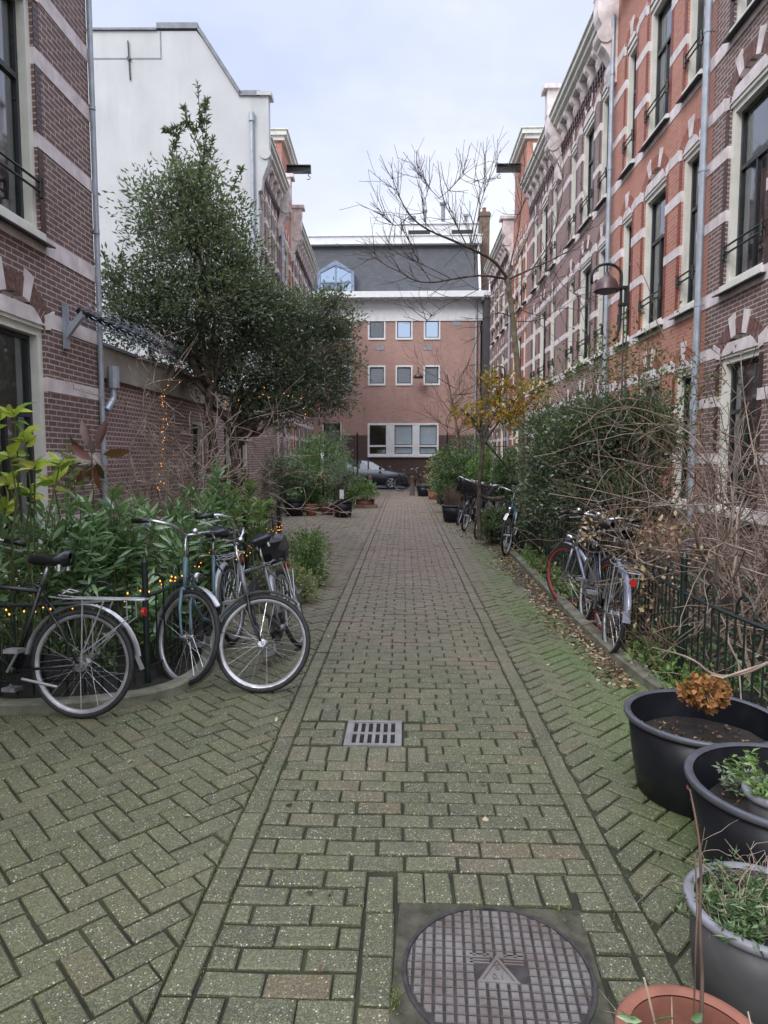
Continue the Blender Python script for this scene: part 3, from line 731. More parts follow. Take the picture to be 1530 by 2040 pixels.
# near brown house, right
ops = std_ops([(y0-1.0, y1-1.0) for y0, y1 in ((4.2, 4.9), (5.9, 7.0), (8.52, 9.60))])
for q in ops: q['cur'] = random.choice(['half:curtl', 'full:curtl'])
house('terraced_house', 'nearest purple brown brick house on the right with wide arched cream windows', (XR, 1.3), A90, 9.12, 'brown', ops, bands=BANDS, cor=(0, 9.12))
h = house('terraced_house', 'orange red brick house on the right between two zinc downpipes', (XR, 10.42), A90, 4.8, 'red', std_ops([(.42, 1.08), (1.75, 2.85), (3.5, 4.12)]), redb=True, bands=BANDS, H=11.2, pipe=(.05, 4.76), cor=None)
mb = MB(); mb.box((.3, .001, 11.05), (4.5, .28, 11.2)); mb.build('parapet_cap', 'stone', h)
h = house('terraced_house', 'purple brick house on the right just beyond the orange red one', (XR, 15.22), A90, 5.18, 'brown2', std_ops([(.45, 1.1), (1.65, 2.7), (3.3, 3.95)]), bands=BANDS, cor=(.15, 5.0))
console(h, .12, cap=.75)
h = house('terraced_house', 'purple brick house on the right with a stone pier before the hoist house', (XR, 20.4), A90, 4.9, 'brown2', std_ops([(.4, 1.05), (1.7, 2.7), (3.35, 4.0)]), bands=BANDS, cor=(.2, 4.8))
console(h, .0, cap=.75)
def hoist_house(label, o, ang, lside):
    h = house('terraced_house', label, o, ang, 3.8, 'red', std_ops([(.35, .9), (1.35, 2.45), (2.9, 3.45)]), redb=True, bands=BANDS, H=11.2, pipe=(.04,) if lside else (3.76,))
    mb = MB(); mb.box((.55, -.95, 11.18), (3.25, .03, 13.2)); mb.build('gable_wall', 'red', h)
    mb = MB(); mb.box((.38, -1.05, 13.352), (3.42, .24, 13.52)); mb.box((.46, -1.0, 13.201), (3.34, .14, 13.35)); mb.box((.34, -1.1, 13.522), (3.46, .29, 13.57)); mb.build('gable_cap', 'creamg', h)
    mb = MB(); s = .5 if lside else 3.3
    for k in (.50, 3.18): mb.box((k, -.80, 11.3), (k+.12, -.18, 13.05))
    mb.build('cheek_panel', 'white', h)
    mb = MB(); mb.box((1.78, -.3, 12.62), (2.02, .95, 12.66)); mb.box((1.86, -.3, 12.66), (1.94, .95, 12.84)); mb.box((1.78, -.3, 12.84), (2.02, .95, 12.88)); mb.box((1.78, .95, 12.61), (2.02, .96, 12.89))
    hb = mb.build('hoist_beam', 'iron', h)
    mb = MB(); mb.tube([(1.9, .86, 12.6), (1.9, .86, 12.5)]+[(1.9, .86+.07*math.sin(a), 12.43+.07*math.cos(a)) for a in np.linspace(0, 4.2, 9)], .014, 6); mb.build('hook', 'iron', hb)
    return h
hoist_house('red brick hoist house on the right with a tall gable and beam over the path', (XR, 25.3), A90, False)
h = house('terraced_house', 'farthest purple brick house on the right', (XR, 29.1), A90, 7.2, 'brown2', std_ops([(.5, 1.15), (2.0, 3.0), (3.8, 4.5), (5.4, 6.2)]), bands=BANDS, cor=(.2, 7.1))
console(h, .0, cap=.12)
# left side, local u runs towards the camera
XL = -3.93
t_ops = std_ops([(1.25, 2.40), (3.9, 5.0)])
for q in t_ops: q['cur'] = 'full:curtd' if q['z0'] < 3 else 'half:curtl'
t_ops[0]['z0'] = .35; t_ops[3]['z0'] = .35
h = house('terraced_house', 'nearest dark brown brick house on the left with cream window frames', (XL, 8.62), -A90, 9.0, 'brown', t_ops, bands=BANDS, cor=(0, 9.0))
mb = MB(); mb.tube([(.0, .04, 0), (.0, .04, 2.9), (-.02, .035, 3.1), (-.02, .035, 11.5)], .034, 10)
for z in np.arange(1.4, 11, 1.5): mb.tube([(-.01, .037, z), (-.01, .037, z+.05)], .040, 10)
mb.build('downpipe', 'zinc', h)
# annex
t = thing('garden_annex', 'low dark brick annex with a beige fascia behind the bare shrub on the left', 'annex', (XL-.02, 20.9, 0), -A90)
aops = [dict(u0=20.9-13.3, u1=20.9-12.5, z0=.1, z1=2.3), dict(u0=20.9-17.0, u1=20.9-16.2, z0=.1, z1=2.3), dict(u0=20.9-15.4, u1=20.9-14.7, z0=.9, z1=2.3)]
wall_mesh(12.26, 2.75, aops, 5).build('wall', 'annex', t)
for q in aops: window(q, t, sill=False, glass='glassd', detail=False, mull=False)
mb = MB(); mb.box((0, -.02, 2.62), (12.26, .06, 3.02)); mb.build('fascia', 'beige', t)
mb = MB(); mb.box((0, -5, 2.751), (12.26, -.021, 3.0)); mb.box((0, -5.0, 3.021), (12.26, .10, 3.06)); mb.build('roof', 'lead', t)
mb = MB(); mb.tube([(12.24, .10, 2.2), (12.08, .12, 2.36), (12.05, .12, 2.5)], .04, 10); mb.tube([(12.05, .12, 2.5), (12.05, .12, 2.78)], .075, 10); mb.build('hopper', 'zinc', t)
# far left terrace, turned 1.8 degrees
AL = -A90+R(1.6)
def LF(Y): return (-4.46-math.tan(R(1.6))*(Y-20.95), Y)
e = 25.15; o = LF(e)
h = house('plastered_gable_house', 'tall house with a blank white plastered gable wall rising behind the evergreen tree', o, AL, e-20.95, 'brown2', std_ops([(.5, 1.15), (1.7, 2.35), (2.95, 3.7)]), bands=BANDS, cor=(.2, 3.9), pipe=(.1,))
console(h, .05, cap=.3)
# gable profile: local u = Ln plane
Lg = e-20.95
gp = [(.02, 0), (.02, 12.35), (-.5, 12.35), (-1.55, 13.95), (-1.75, 14.2), (-7.5, 14.2), (-12, 14.2), (-12, 0)]
mb = MB(); mb.prism(gp[::-1], lambda p, k: (Lg+(-.25, .012)[k], p[0], p[1])); mb.build('gable_wall', 'plaster', h)
mb = MB()
def capseg(p, q, th=.10):
    a, b = Vector((p[0], p[1])), Vector((q[0], q[1])); d = (b-a).normalized(); nn = Vector((d.y, -d.x))
    if nn.y < 0: nn = -nn
    P = [a-d*.02, b+d*.02, b+d*.02+nn*th, a-d*.02+nn*th]
    mb.prism([tuple(x) for x in P], lambda x, k: (Lg+(-.32, .07)[k], x[0], x[1]))
capseg((.10, 12.352), (-.5, 12.352), .14); capseg((-.5, 12.37), (-1.7, 14.2)); capseg((-1.72, 14.25), (-2.9, 14.25), .16); capseg((-2.95, 14.21), (-12, 14.21), .06)
mb.build('coping', 'lead', h)
mb = MB(); mb.box((Lg+.013, -12, 13.4), (Lg+.02, -2.8, 13.44)); mb.box((Lg+.013, -2.84, 13.44), (Lg+.02, -2.8, 14.2)); mb.build('joint_strip', 'lead', h)
for yy in (-3.75, -7.4):
    mb = MB(); mb.tube([(Lg+.04, yy, 12.8), (Lg+.06, yy-.03, 13.9)], .02, 6); mb.tube([(Lg+.02, yy-.02, 13.4), (Lg+.08, yy-.02, 13.4)], .055, 8); mb.build('wall_anchor', 'iron', h)
mb = MB(); mb.tube([(Lg+.08, -.14, 4.0), (Lg+.08, -.14, 11.6)], .055, 10); mb.tube([(Lg+.08, -.14, 11.6), (Lg+.08, -.14, 11.85)], .085, 10); mb.build('gable_pipe', 'zinc', h)
mb = MB(); mb.box((Lg-.3, .021, 10.6), (Lg+.013, .36, 12.35)); mb.box((Lg-.38, .021, 12.352), (Lg+.08, .46, 12.47)); mb.prism([(.02, 9.6), (.12, 9.65), (.16, 10.0), (.30, 10.35), (.36, 10.6), (.02, 10.6)], lambda p, k: (Lg+(-.3, .013)[k], p[0], p[1])); mb.tube([(Lg-.34, .24, 10.7), (Lg+.05, .24, 10.7)], .17, 16); mb.build('corner_pier', 'plaster', h)
e2 = 28.95
hoist_house('red brick hoist house on the left with a tall gable and beam over the path', LF(e2), AL, False)
e3 = 36.0
h = house('terraced_house', 'farthest purple brick house on the left with a cream cornice', LF(e3), AL, e3-e2, 'brown2', std_ops([(.6, 1.3), (2.0, 3.0), (3.6, 4.3), (5.2, 5.9), (6.6, 7.3)]), bands=BANDS, cor=(.2, 7.7))
console(h, 7.75, cap=.35)

# ------------------------------------------------------------------ end building
YB = 38.0
bx1 = atY(957, 700, YB).x
t = thing('office_building', 'wide salmon brick building with square windows and a grey mansard roof closing the street', 'building', (bx1, YB, 0), PI)
def bu(px): return bx1-atY(px, 700, YB).x
def bz(py): return atY(800, py, YB).z
ops = []
for py0, py1 in ((636, 677), (728, 768)):
    for px0, px1 in ((733, 768), (788, 822), (844, 877)): ops.append(dict(u0=bu(px1), u1=bu(px0), z0=bz(py1), z1=bz(py0), w=1))
for k in range(5):
    for py0, py1 in ((636, 677), (728, 768)): ops.append(dict(u0=bu(700-k*55), u1=bu(665-k*55), z0=bz(py1), z1=bz(py0), w=1))
big = dict(u0=bu(875), u1=bu(732), z0=bz(908), z1=bz(843), w=2); ops.append(big)
ops.append(dict(u0=bu(680), u1=bu(640), z0=.1, z1=bz(840), w=3))
Hb = bz(598)
wall_mesh(22, Hb, ops, 9, .3).build('wall', 'salmon', t)
refl = ['glasssky', 'glass', 'glasssky', 'glassd', 'glassd', 'glassd']
for i, q in enumerate(ops):
    u0, u1, z0, z1 = q['u0'], q['u1'], q['z0'], q['z1']
    if q['w'] == 2:
        mb = MB(); f = .11
        mb.box((u0, -.2, z0), (u0+f, .03, z1)); mb.box((u1-f, -.2, z0), (u1, .03, z1)); mb.box((u0+f, -.2, z1-f), (u1-f, .03, z1)); mb.box((u0+f, -.2, z0), (u1-f, .05, z0+f))
        W_ = u1-u0; edges = [(u0+f, u0+f+.24*W_), (u0+.37*W_, u0+.62*W_), (u0+.74*W_, u1-f)]
        mb.box((edges[0][1], -.2, z0+f), (edges[1][0], .02, z1-f)); mb.box((edges[1][1], -.2, z0+f), (edges[2][0], .02, z1-f))
        zt = z0+.30*(z1-z0)
        for a, b in edges: mb.box((a, -.2, zt-.05), (b, .01, zt+.05))
        fr = mb.build('window', 'white', t)
        for j, (a, b) in enumerate(edges):
            for zz0, zz1 in ((z0+f, zt-.05), (zt+.05, z1-f)):
                mb = MB(); mb.add([(a, -.08, zz0), (b, -.08, zz0), (b, -.08, zz1), (a, -.08, zz1)], [(3, 2, 1, 0)]); mb.build('pane', 'glass' if j == 2 else 'glasssky', fr)
                mb = MB(); s = .04
                mb.box((a, -.10, zz0), (a+s, -.06, zz1)); mb.box((b-s, -.10, zz0), (b, -.06, zz1)); mb.box((a+s, -.10, zz0), (b-s, -.061, zz0+s)); mb.box((a+s, -.10, zz1-s), (b-s, -.061, zz1)); mb.build('sash', 'sash', fr)
        mb = MB(); mb.box((edges[2][0]-.1, -.29, z0), (u1, -.28, z1)); mb.build('interior', 'warm', fr)
        mb = MB(); mb.box((u0, -.15, z0-.08), (u1, .12, z0-.002)); mb.build('sill', 'white', fr)
    elif q['w'] == 1:
        mb = MB(); f = .09
        mb.box((u0, -.15, z0), (u0+f, .035, z1)); mb.box((u1-f, -.15, z0), (u1, .035, z1)); mb.box((u0+f, -.15, z1-f), (u1-f, .035, z1)); mb.box((u0+f, -.15, z0), (u1-f, .05, z0+f*1.2))
        fr = mb.build('window', 'white', t)
        mb = MB(); s = .05; a, b, c_, d_ = u0+f, u1-f, z0+f*1.2, z1-f
        mb.box((a, -.12, c_), (a+s, -.05, d_)); mb.box((b-s, -.12, c_), (b, -.05, d_)); mb.box((a+s, -.12, c_), (b-s, -.051, c_+s)); mb.box((a+s, -.12, d_-s), (b-s, -.051, d_)); mb.build('sash', 'sash', fr)
        tp = random.uniform(.01, .03) if z0 > 8 else -.02
        mb = MB(); mb.add([(a, -.09, c_), (b, -.09, c_), (b, -.09+tp-.02, d_), (a, -.09+tp-.02, d_)], [(3, 2, 1, 0)]); mb.build('pane', 'mirror' if (z0 > 7.5 and i in (1, 2)) else 'glass', fr)
        mb = MB(); mb.box((u0-.1, -.29, z0-.1), (u1+.1, -.28, z1+.1)); mb.build('interior', 'inside', fr)
    else:
        window(q, t, sill=False, glass='glassd', detail=False)
mb = MB()
zp = bz(867)
mb.box((-.02, 0, 0), (big['u0'], .02, zp)); mb.box((big['u1'], 0, 0), (bu(680), .02, zp)); mb.box((big['u0'], 0, 0), (big['u1'], .0195, big['z0']-.085)); mb.build('plinth', 'plinth', t)
mb = MB(); mb.box((-.1, -.01, bz(640)), (22, .06, Hb)); mb.box((-.45, -.3, Hb), (22, .75, Hb+.32))
ct = mb.build('cornice', 'white', t)
for px in range(716, 960, 27):
    mb = MB(); mb.lathe([(.001, 0), (.09, .02), (.1, .1)], (bu(px), .45, Hb-.12), 10); mb.build('cornice_knob', 'white', ct)
# mansard
zr = bz(474); d1, d2 = -.1, -1.3
zr2 = atY(800, 474, YB+1.3).z-.42
mb = MB(); mb.add([(.1, d1, Hb+.3), (22, d1, Hb+.3), (22, d2, zr2), (.1, d2, zr2), (22, -9, zr2), (.1, -9, zr2), (.1, -9, Hb)], [(3, 2, 1, 0), (5, 4, 2, 3), (0, 3, 5, 6)]); ro = mb.build('roof', 'slate', t)
mb = MB(); mb.box((-.1, d2-.3, zr2), (22, d2+.35, zr2+.42)); mb.box((-.15, d2-.35, zr2+.421), (22, d2+.42, zr2+.47)); mb.build('roof_edge', 'white', t)
mb = MB(); mb.prism([(-.02, Hb+.3), (-1.22, zr2+.05), (-1.32, zr2+.05), (-.12, Hb+.3)], lambda p, k: ((-.02, .098)[k], p[0], p[1])); mb.build('roof_side_trim', 'white', t)
# dormer
du0, du1 = bu(706), bu(634); dzt, dze = bz(518), bz(541)
mb = MB(); c_ = (du0+du1)/2; dd = .12; fz0 = Hb+.33
outer = [(du0, fz0), (du1, fz0), (du1, dze), (c_, dzt), (du0, dze)]; f = .17
inner = [(du0+f, fz0+.1), (du1-f, fz0+.1), (du1-f, dze-.06), (c_, dzt-.27), (du0+f, dze-.06)]
n = 5
for i in range(n):
    j = (i+1) % n; q = [outer[i], outer[j], inner[j], inner[i]]; mb.prism(q[::-1], lambda p, k: (p[0], (-1.4, dd)[k], p[1]))
mb.box((c_-.04, -.1, fz0+.1), (c_+.04, dd-.02, dzt-.25)); mb.box((du0+f, -.1, fz0+.6), (c_-.04, dd-.03, fz0+.68)); mb.box((c_+.04, -.1, fz0+.6), (du1-f, dd-.03, fz0+.68))
dm = mb.build('dormer', 'blueframe', t)
mb = MB(); mb.add([(p[0], dd-.1, p[1]) for p in inner], [tuple(range(5))[::-1]]); mb.build('pane', 'mirror', dm)
mb = MB()
for px, py in ((757, 693), (852, 693), (910, 645)): mb.box((bu(px)-.25, 0, bz(py)-.13), (bu(px)+.25, .02, bz(py)+.13))
mb.build('vents', 'plate', t)
mb = MB(); u = bu(948); mb.tube([(u, .1, .1), (u, .1, Hb)], .06, 8); mb.build('downpipe', 'zinc', t)
# things on and behind the roof
q = atY(805, 465, 42); 
t2 = thing('roof_penthouse', 'pale rooftop plant room with pipes above the grey mansard', 'rooftop room', (atY(875, 460, 43).x, 43, atY(800, 470, 43).z-1.0))
mb = MB(); mb.box((-2.3, -1, 0), (2.6, 3, 1.35)); mb.box((-2.4, -1.1, 1.351), (2.7, 3.1, 1.45)); mb.build('body', 'white', t2)
mb = MB()
for x, h_, r_ in ((-.9, 2.2, .09), (.2, 2.6, .13), (1.6, 1.9, .1), (-1.7, 1.8, .16)): mb.tube([(x, -.6, 1.2), (x, -.6, h_)], r_, 10); mb.tube([(x, -.6, h_), (x, -.6, h_+.12)], r_*1.7, 10)
mb.build('flue', 'lead', t2)
mb = MB()
for x in (-1.9, .7): mb.box((x, -1.02, .45), (x+1.3, -1.01, 1.0))
mb.build('window', 'sash', t2)
t2 = thing('brick_chimney', 'tall weathered brown chimney stack at the right end of the mansard roof', 'chimney', (atY(964, 500, 40).x, 40, 9))
mb = MB(); hz = atY(964, 425, 40).z-9; mb.box((-.28, -.3, 0), (.28, .5, hz)); mb.box((-.34, -.36, hz-.25), (.34, .56, hz-.1)); mb.build('stack', 'wood', t2)
mb = MB(); mb.lathe([(.12, hz), (.10, hz+.3), (.13, hz+.32)], (0, .1, 0), 10); mb.build('chimney_pot', 'terra', t2)
# dark slim infill between the end building and the right terrace
t2 = thing('dark_clad_extension', 'narrow dark clad building strip between the salmon building and right terrace', 'building', (4.15, 36.6, 0))
mb = MB(); mb.box((.12, .0, 0), (5, 6, 10.0)); mb.build('wall', 'slate', t2); mb = MB(); mb.box((.02, -.1, 10.001), (5, 6.1, 10.12)); mb.build('roof_edge', 'lead', t2)
# ------------------------------------------------------------------ bicycles
def arcpts(cx, cz, r, a0, a1, n, y=0): return [(cx+r*math.cos(a), y, cz+r*math.sin(a)) for a in np.linspace(a0, a1, n)]
def strip(mb, pts, prof_w, drop, mi=0):
    """mudguard: curved sheet along pts (x,0,z) about a centre"""
    vs = []; n = len(pts)
    for i, p in enumerate(pts):
        a = Vector(pts[max(i-1, 0)]); b = Vector(pts[min(i+1, n-1)]); d = (b-a).normalized(); nn = Vector((-d.z, 0, d.x))
        P = Vector(p)
        for yy, k in ((-prof_w, -drop), (-prof_w*.6, 0), (0, drop*.4), (prof_w*.6, 0), (prof_w, -drop)):
            q = P+nn*k*(1); vs.append((q.x, yy, q.z))
    fs = [(i*5+k, i*5+k+1, (i+1)*5+k+1, (i+1)*5+k) for i in range(n-1) for k in range(4)]
    mb.add(vs, fs, mi)
def wheel(par, c, T, rim='alu', tyre='rubber', hub_r=.022):
    cx, cz = c; wr = .335
    mb = MB(); mb.tube(arcpts(cx, cz, wr-.018, 0, 2*PI*(1-1/40), 40), .019, 8, closed=True)
    w = mb.xf(T).build('wheel', tyre, par, True)
    mb = MB(); n = 40; vs = []
    for i in range(n):
        a = 2*PI*i/n
        for r, y in ((wr-.032, -.014), (wr-.050, -.012), (wr-.056, 0), (wr-.050, .012), (wr-.032, .014)): vs.append((cx+r*math.cos(a), y, cz+r*math.sin(a)))
    mb.add(vs, [(i*5+k, i*5+k+1, ((i+1) % n)*5+k+1, ((i+1) % n)*5+k) for i in range(n) for k in range(4)]); mb.xf(T).build('rim', rim, w, True)
    mb = MB()
    for i in range(32):
        a = 2*PI*i/32; s = 1 if i % 2 else -1; b = a+(.9 if i % 4 < 2 else -.9)
        mb.tube([(cx+hub_r*math.cos(b), s*.028, cz+hub_r*math.sin(b)), (cx+(wr-.052)*math.cos(a), 0, cz+(wr-.052)*math.sin(a))], .0012, 3, cap=False)
    mb.xf(T).build('spokes', 'chrome', w)
    mb = MB(); mb.tube([(cx, -.045, cz), (cx, .045, cz)], hub_r*.75, 10); mb.tube([(cx, -.032, cz), (cx, -.026, cz)], hub_r*1.25, 12); mb.tube([(cx, .026, cz), (cx, .032, cz)], hub_r*1.25, 12); mb.tube([(cx, -.07, cz), (cx, .07, cz)], .007, 6)
    mb.xf(T).build('hub', 'chrome', w)
def bike(label, rear, front, lean=0.0, steer=0.0, col='blackp', fork='blackp', rim='alu', guard='alu', rack=True, style='gents', bars='swept', crate=None, bag=False, lampf=True, group='bicycles leaning on the garden fences', tail='redl', grip='blackp', frontguard=True):
    dx, dy = front[0]-rear[0], front[1]-rear[1]; hd = math.atan2(dy, dx)
    t = thing('bicycle', label, 'bicycle', (rear[0], rear[1], .0), hd, group); t.rotation_euler = (R(lean), 0, hd)
    RA, FA, BB = (0, .335), (1.08, .335), (.45, .28)
    HB, HT = Vector((.935, 0, .66)), Vector((.872, 0, .84)); ax = (HT-HB).normalized()
    Rm = Matrix.Rotation(R(steer), 3, ax); Tf = lambda p: HB+Rm@(Vector(p)-HB); I = lambda p: p
    ST = Vector((.285, 0, .80))
    mb = MB(); bbv = Vector((BB[0], 0, BB[1])); r_ = .0155
    mb.tube([bbv, ST], .0145, 8); mb.tube([HB-ax*.02, HT+ax*.03], .019, 8)
    if style == 'gents': mb.tube([ST-Vector((0, 0, .03)), HT-ax*.02], .0140, 8)
    elif style == 'ladies': mb.tube([bbv+(ST-bbv)*.45, (.66, 0, .50), HT-ax*.03], .0140, 8)
    mb.tube([bbv, HB+ax*.02] if style != 'ladies' else [bbv, (.70, 0, .38), HB+ax*.0], .0165, 8)
    for s in (-1, 1):
        mb.tube([bbv+Vector((0, s*.03, 0)), (RA[0], s*.055, RA[1])], .009, 6); mb.tube([ST+Vector((0, s*.015, -.06)), (.12, s*.05, .55), (RA[0], s*.055, RA[1])], .008, 6)
    mb.tube([(BB[0], -.04, BB[1]), (BB[0], .04, BB[1])], .024, 10)
    mb.build('frame', col, t, True)
    mb = MB(); 
    for s in (-1, 1): mb.tube([HB+Vector((.01, s*.035, -.01)), (.985, s*.045, .52), (1.04, s*.045, .40), (FA[0], s*.045, FA[1])], [.013, .012, .009, .008], 8)
    mb.tube([HB+Vector((.01, -.04, -.01)), HB+Vector((.01, .04, -.01))], .016, 8); mb.xf(Tf).build('fork', fork, t, True)
    wheel(t, RA, I, rim, hub_r=.038); wheel(t, FA, Tf, rim)
    mb = MB(); mb.tube([HT+ax*.03, HT+ax*.20], .012, 8); top = HT+ax*.20
    if bars == 'swept':
        for s in (-1, 1):
            mb.tube([top, top+Vector((.03, s*.06, .02)), top+Vector((.04, s*.17, .055)), top+Vector((-.03, s*.27, .06)), top+Vector((-.20, s*.31, .03))], .0115, 8)
    elif bars == 'high':
        for s in (-1, 1):
            mb.tube([top, top+Vector((.01, s*.05, .01)), top+Vector((.02, s*.10, .10)), top+Vector((.0, s*.16, .155)), top+Vector((-.06, s*.24, .15)), top+Vector((-.19, s*.29, .12))], .0115, 8)
    else:
        for s in (-1, 1): mb.tube([top, top+Vector((.02, s*.12, .03)), top+Vector((-.01, s*.30, .03))], .0115, 8)
    hb = mb.xf(Tf).build('handlebar', 'chrome', t, True)
    for s in (-1, 1):
        mb = MB()
        if bars == 'swept': P = [top+Vector((-.075, s*.28, .055)), top+Vector((-.215, s*.312, .027))]
        elif bars == 'high': P = [top+Vector((-.085, s*.25, .145)), top+Vector((-.205, s*.293, .117))]
        else: P = [top+Vector((0, s*.20, .03)), top+Vector((-.012, s*.32, .03))]
        mb.tube(P, .0175, 10); d = (P[1]-P[0]).normalized()
        mb.xf(Tf).build('grip', grip, hb, True)
        mb = MB(); mb.tube([P[0]+Vector((.02, 0, -.01)), P[0]+Vector((.05, s*.01, -.035)), P[1]+Vector((.03, 0, -.05))], .006, 5); mb.xf(Tf).build('brake_lever', 'alu', hb)
    mb = MB(); mb.lathe([(0, .055), (.018, .05), (.028, .035), (.028, .022), (.01, .02)], tuple(top+Vector((.02, .06, .01))), 12); mb.xf(Tf).build('bell', 'chrome', hb, True)
    mb = MB()
    for s in (-1, 1): mb.tube([top+Vector((0, s*.15, .03)), top+Vector((.12, s*.06, -.02)), HB+Vector((.05, s*.01, .05)), HB+Vector((.0, s*.02, -.1))], .0035, 5)
    mb.xf(Tf).build('brake_cable', 'rubber', hb)
    mb = MB(); mb.tube([ST, ST+(ST-bbv).normalized()*.16], .0125, 8); mb.build('seat_post', 'chrome', t, True)
    sc = ST+(ST-bbv).normalized()*.18
    mb = MB(); vs = []; prof = [(-.13, .02, .03), (-.12, .085, .045), (-.06, .105, .035), (0, .07, .03), (.06, .035, .03), (.12, .022, .026), (.145, .008, .015)]
    for x, hw, th_ in prof:
        for k in range(8):
            a = 2*PI*k/8; vs.append((sc.x+x, hw*math.cos(a), sc.z+.015*(x < -.08)+(th_*math.sin(a) if math.sin(a) > 0 else th_*1.3*math.sin(a))))
    mb.add(vs, [(i*8+k, i*8+(k+1) % 8, (i+1)*8+(k+1) % 8, (i+1)*8+k) for i in range(6) for k in range(8)]+[tuple(range(8)), tuple(range(48, 56))[::-1]]); mb.build('saddle', 'saddle', t, True)
    mb = MB()
    for yy in (-.05, .05): mb.tube([(sc.x-.09, yy, sc.z-.02), (sc.x-.09, yy, sc.z-.07)], .016, 8)
    mb.build('saddle_springs', 'chrome', t)
    mb = MB(); P = arcpts(0, RA[1], .352, R(8), R(172) if guard == 'alu' else R(165), 24); strip(mb, P, .028, .012)
    q = P[-1]; mb.add([(q[0]+.003, -.028, q[2]+.01), (q[0]+.003, .028, q[2]+.01), (q[0]-.035, .03, q[2]-.075), (q[0]-.035, -.03, q[2]-.075)], [(0, 1, 2, 3)])
    for s in (-1, 1): mb.tube([(0, s*.05, RA[1]), (-.25, s*.028, RA[1]+.245)], .0025, 4)
    mb.build('mudguard', guard, t, True)
    if frontguard:
        mb = MB(); strip(mb, arcpts(FA[0], FA[1], .352, R(50), R(188), 20), .027, .012)
        for s in (-1, 1): mb.tube([(FA[0], s*.048, FA[1]), (FA[0]-.34, s*.027, FA[1]+.07)], .0025, 4)
        mb.xf(Tf).build('mudguard', guard, t, True)
    if rack:
        mb = MB(); z = .735; r = .0055
        loop = [(.20, -.05, z+.01), (.10, -.06, z), (-.36, -.06, z), (-.40, -.04, z), (-.40, .04, z), (-.36, .06, z), (.10, .06, z), (.20, .05, z+.01)]
        mb.tube(loop, r, 6); mb.tube([(.08, 0, z), (-.4, 0, z)], r*.8, 5)
        for x in (.05, -.12, -.28): mb.tube([(x, -.06, z), (x, .06, z)], r*.8, 5)
        for s in (-1, 1): mb.tube([(-.02, s*.06, z), (-.03, s*.065, .35)], r*.9, 5); mb.tube([(-.16, s*.06, z), (-.02, s*.062, .38)], r*.9, 5); mb.tube([(-.30, s*.06, z), (-.31, s*.06, .62), (-.02, s*.065, .40)], r*.8, 5)
        mb.tube([(.15, 0, z+.02), (.12, -.04, z+.05), (.06, -.04, z+.035), (.06, .04, z+.035), (.12, .04, z+.05), (.15, 0, z+.02)], .005, 5)
        mb.build('luggage_rack', 'alu', t)
    mb = MB(); mb.tube([(-.375, 0, .66), (-.395, 0, .66)], .026, 12); mb.build('rear_light', tail, t)
    # chain case
    mb = MB(); n = 14; P = arcpts(BB[0], BB[1], .10, R(-88), R(92), n)+arcpts(RA[0], RA[1]-.02, .055, R(92), R(272), n); P2 = [(p[0], p[2]) for p in P]
    mb.prism(P2[::-1], lambda p, k: (p[0], (-.035, -.058)[k], p[1])); mb.build('chain_case', 'blackp' if style != 'open' else col, t)
    for s, a in ((-1, R(-60)), (1, R(120))):
        mb = MB(); e = (BB[0]+.165*math.cos(a), s*.075, BB[1]+.165*math.sin(a)); mb.tube([(BB[0], s*.06, BB[1]), e], .009, 6); mb.box((e[0]-.045, e[1], e[2]-.012), (e[0]+.045, e[1]+s*.085, e[2]+.012)); mb.build('pedal', ['alu', 'rubber'], t)
    mb = MB(); mb.tube([(.36, .04, .24), (.25, .13, .02)] if lean <= 0 else [(.36, .05, .24), (.12, .06, .20)], .009, 6); mb.build('kickstand', 'alu', t)
    if lampf:
        mb = MB(); c = HB+Vector((.09, 0, .10)); mb.tube([c+Vector((-.05, 0, 0)), c+Vector((.01, 0, 0)), c+Vector((.03, 0, 0))], [.015, .032, .034], 12)
        mb.tube([c+Vector((-.03, 0, -.01)), HB+Vector((.01, 0, .03))], .006, 5); hl = mb.xf(Tf).build('head_lamp', 'chrome', t, True)
    if bag:
        mb = MB(); vs = []
        for zz, w_, l_ in ((.745, .10, .14), (.83, .13, .17), (.92, .11, .15), (.97, .05, .08)):
            for s_ in range(12): a = 2*PI*s_/12; mb.v.append((-.14+l_*math.copysign(abs(math.cos(a))**.6, math.cos(a)), w_*math.copysign(abs(math.sin(a))**.6, math.sin(a)), zz))
        for r_i in range(3):
            for s_ in range(12): mb.f.append((r_i*12+s_, r_i*12+(s_+1) % 12, (r_i+1)*12+(s_+1) % 12, (r_i+1)*12+s_)); mb.m.append(0); mb.t.append(.5)
        mb.f.append(tuple(range(36, 48))); mb.m.append(0); mb.t.append(.5)
        for i, p in enumerate(mb.v): mb.v[i] = (p[0]+random.gauss(0, .018), p[1]+random.gauss(0, .014), p[2]*1-.0+random.gauss(0, .014))
        mb.build('bag', 'bag', t)
    if crate:
        mb = MB(); cx = HB.x+.20; z0 = .80; W_, D_, H_ = .36, .28, .22
        for zz in np.linspace(0, H_, 5):
            mb.box((cx-D_/2, -W_/2, z0+zz), (cx+D_/2, -W_/2+.012, z0+zz+.028)); mb.box((cx-D_/2, W_/2-.012, z0+zz), (cx+D_/2, W_/2, z0+zz+.028))
            mb.box((cx-D_/2, -W_/2+.012, z0+zz), (cx-D_/2+.012, W_/2-.012, z0+zz+.028)); mb.box((cx+D_/2-.012, -W_/2+.012, z0+zz), (cx+D_/2, W_/2-.012, z0+zz+.028))
        for x in (-D_/2+.001, D_/2-.025):
            for y in (-W_/2+.001, W_/2-.025, -.012): mb.box((cx+x, y, z0), (cx+x+.022, y+.022, z0+H_))
        mb.box((cx-D_/2+.013, -W_/2+.013, z0+.001), (cx+D_/2-.013, W_/2-.013, z0+.012))
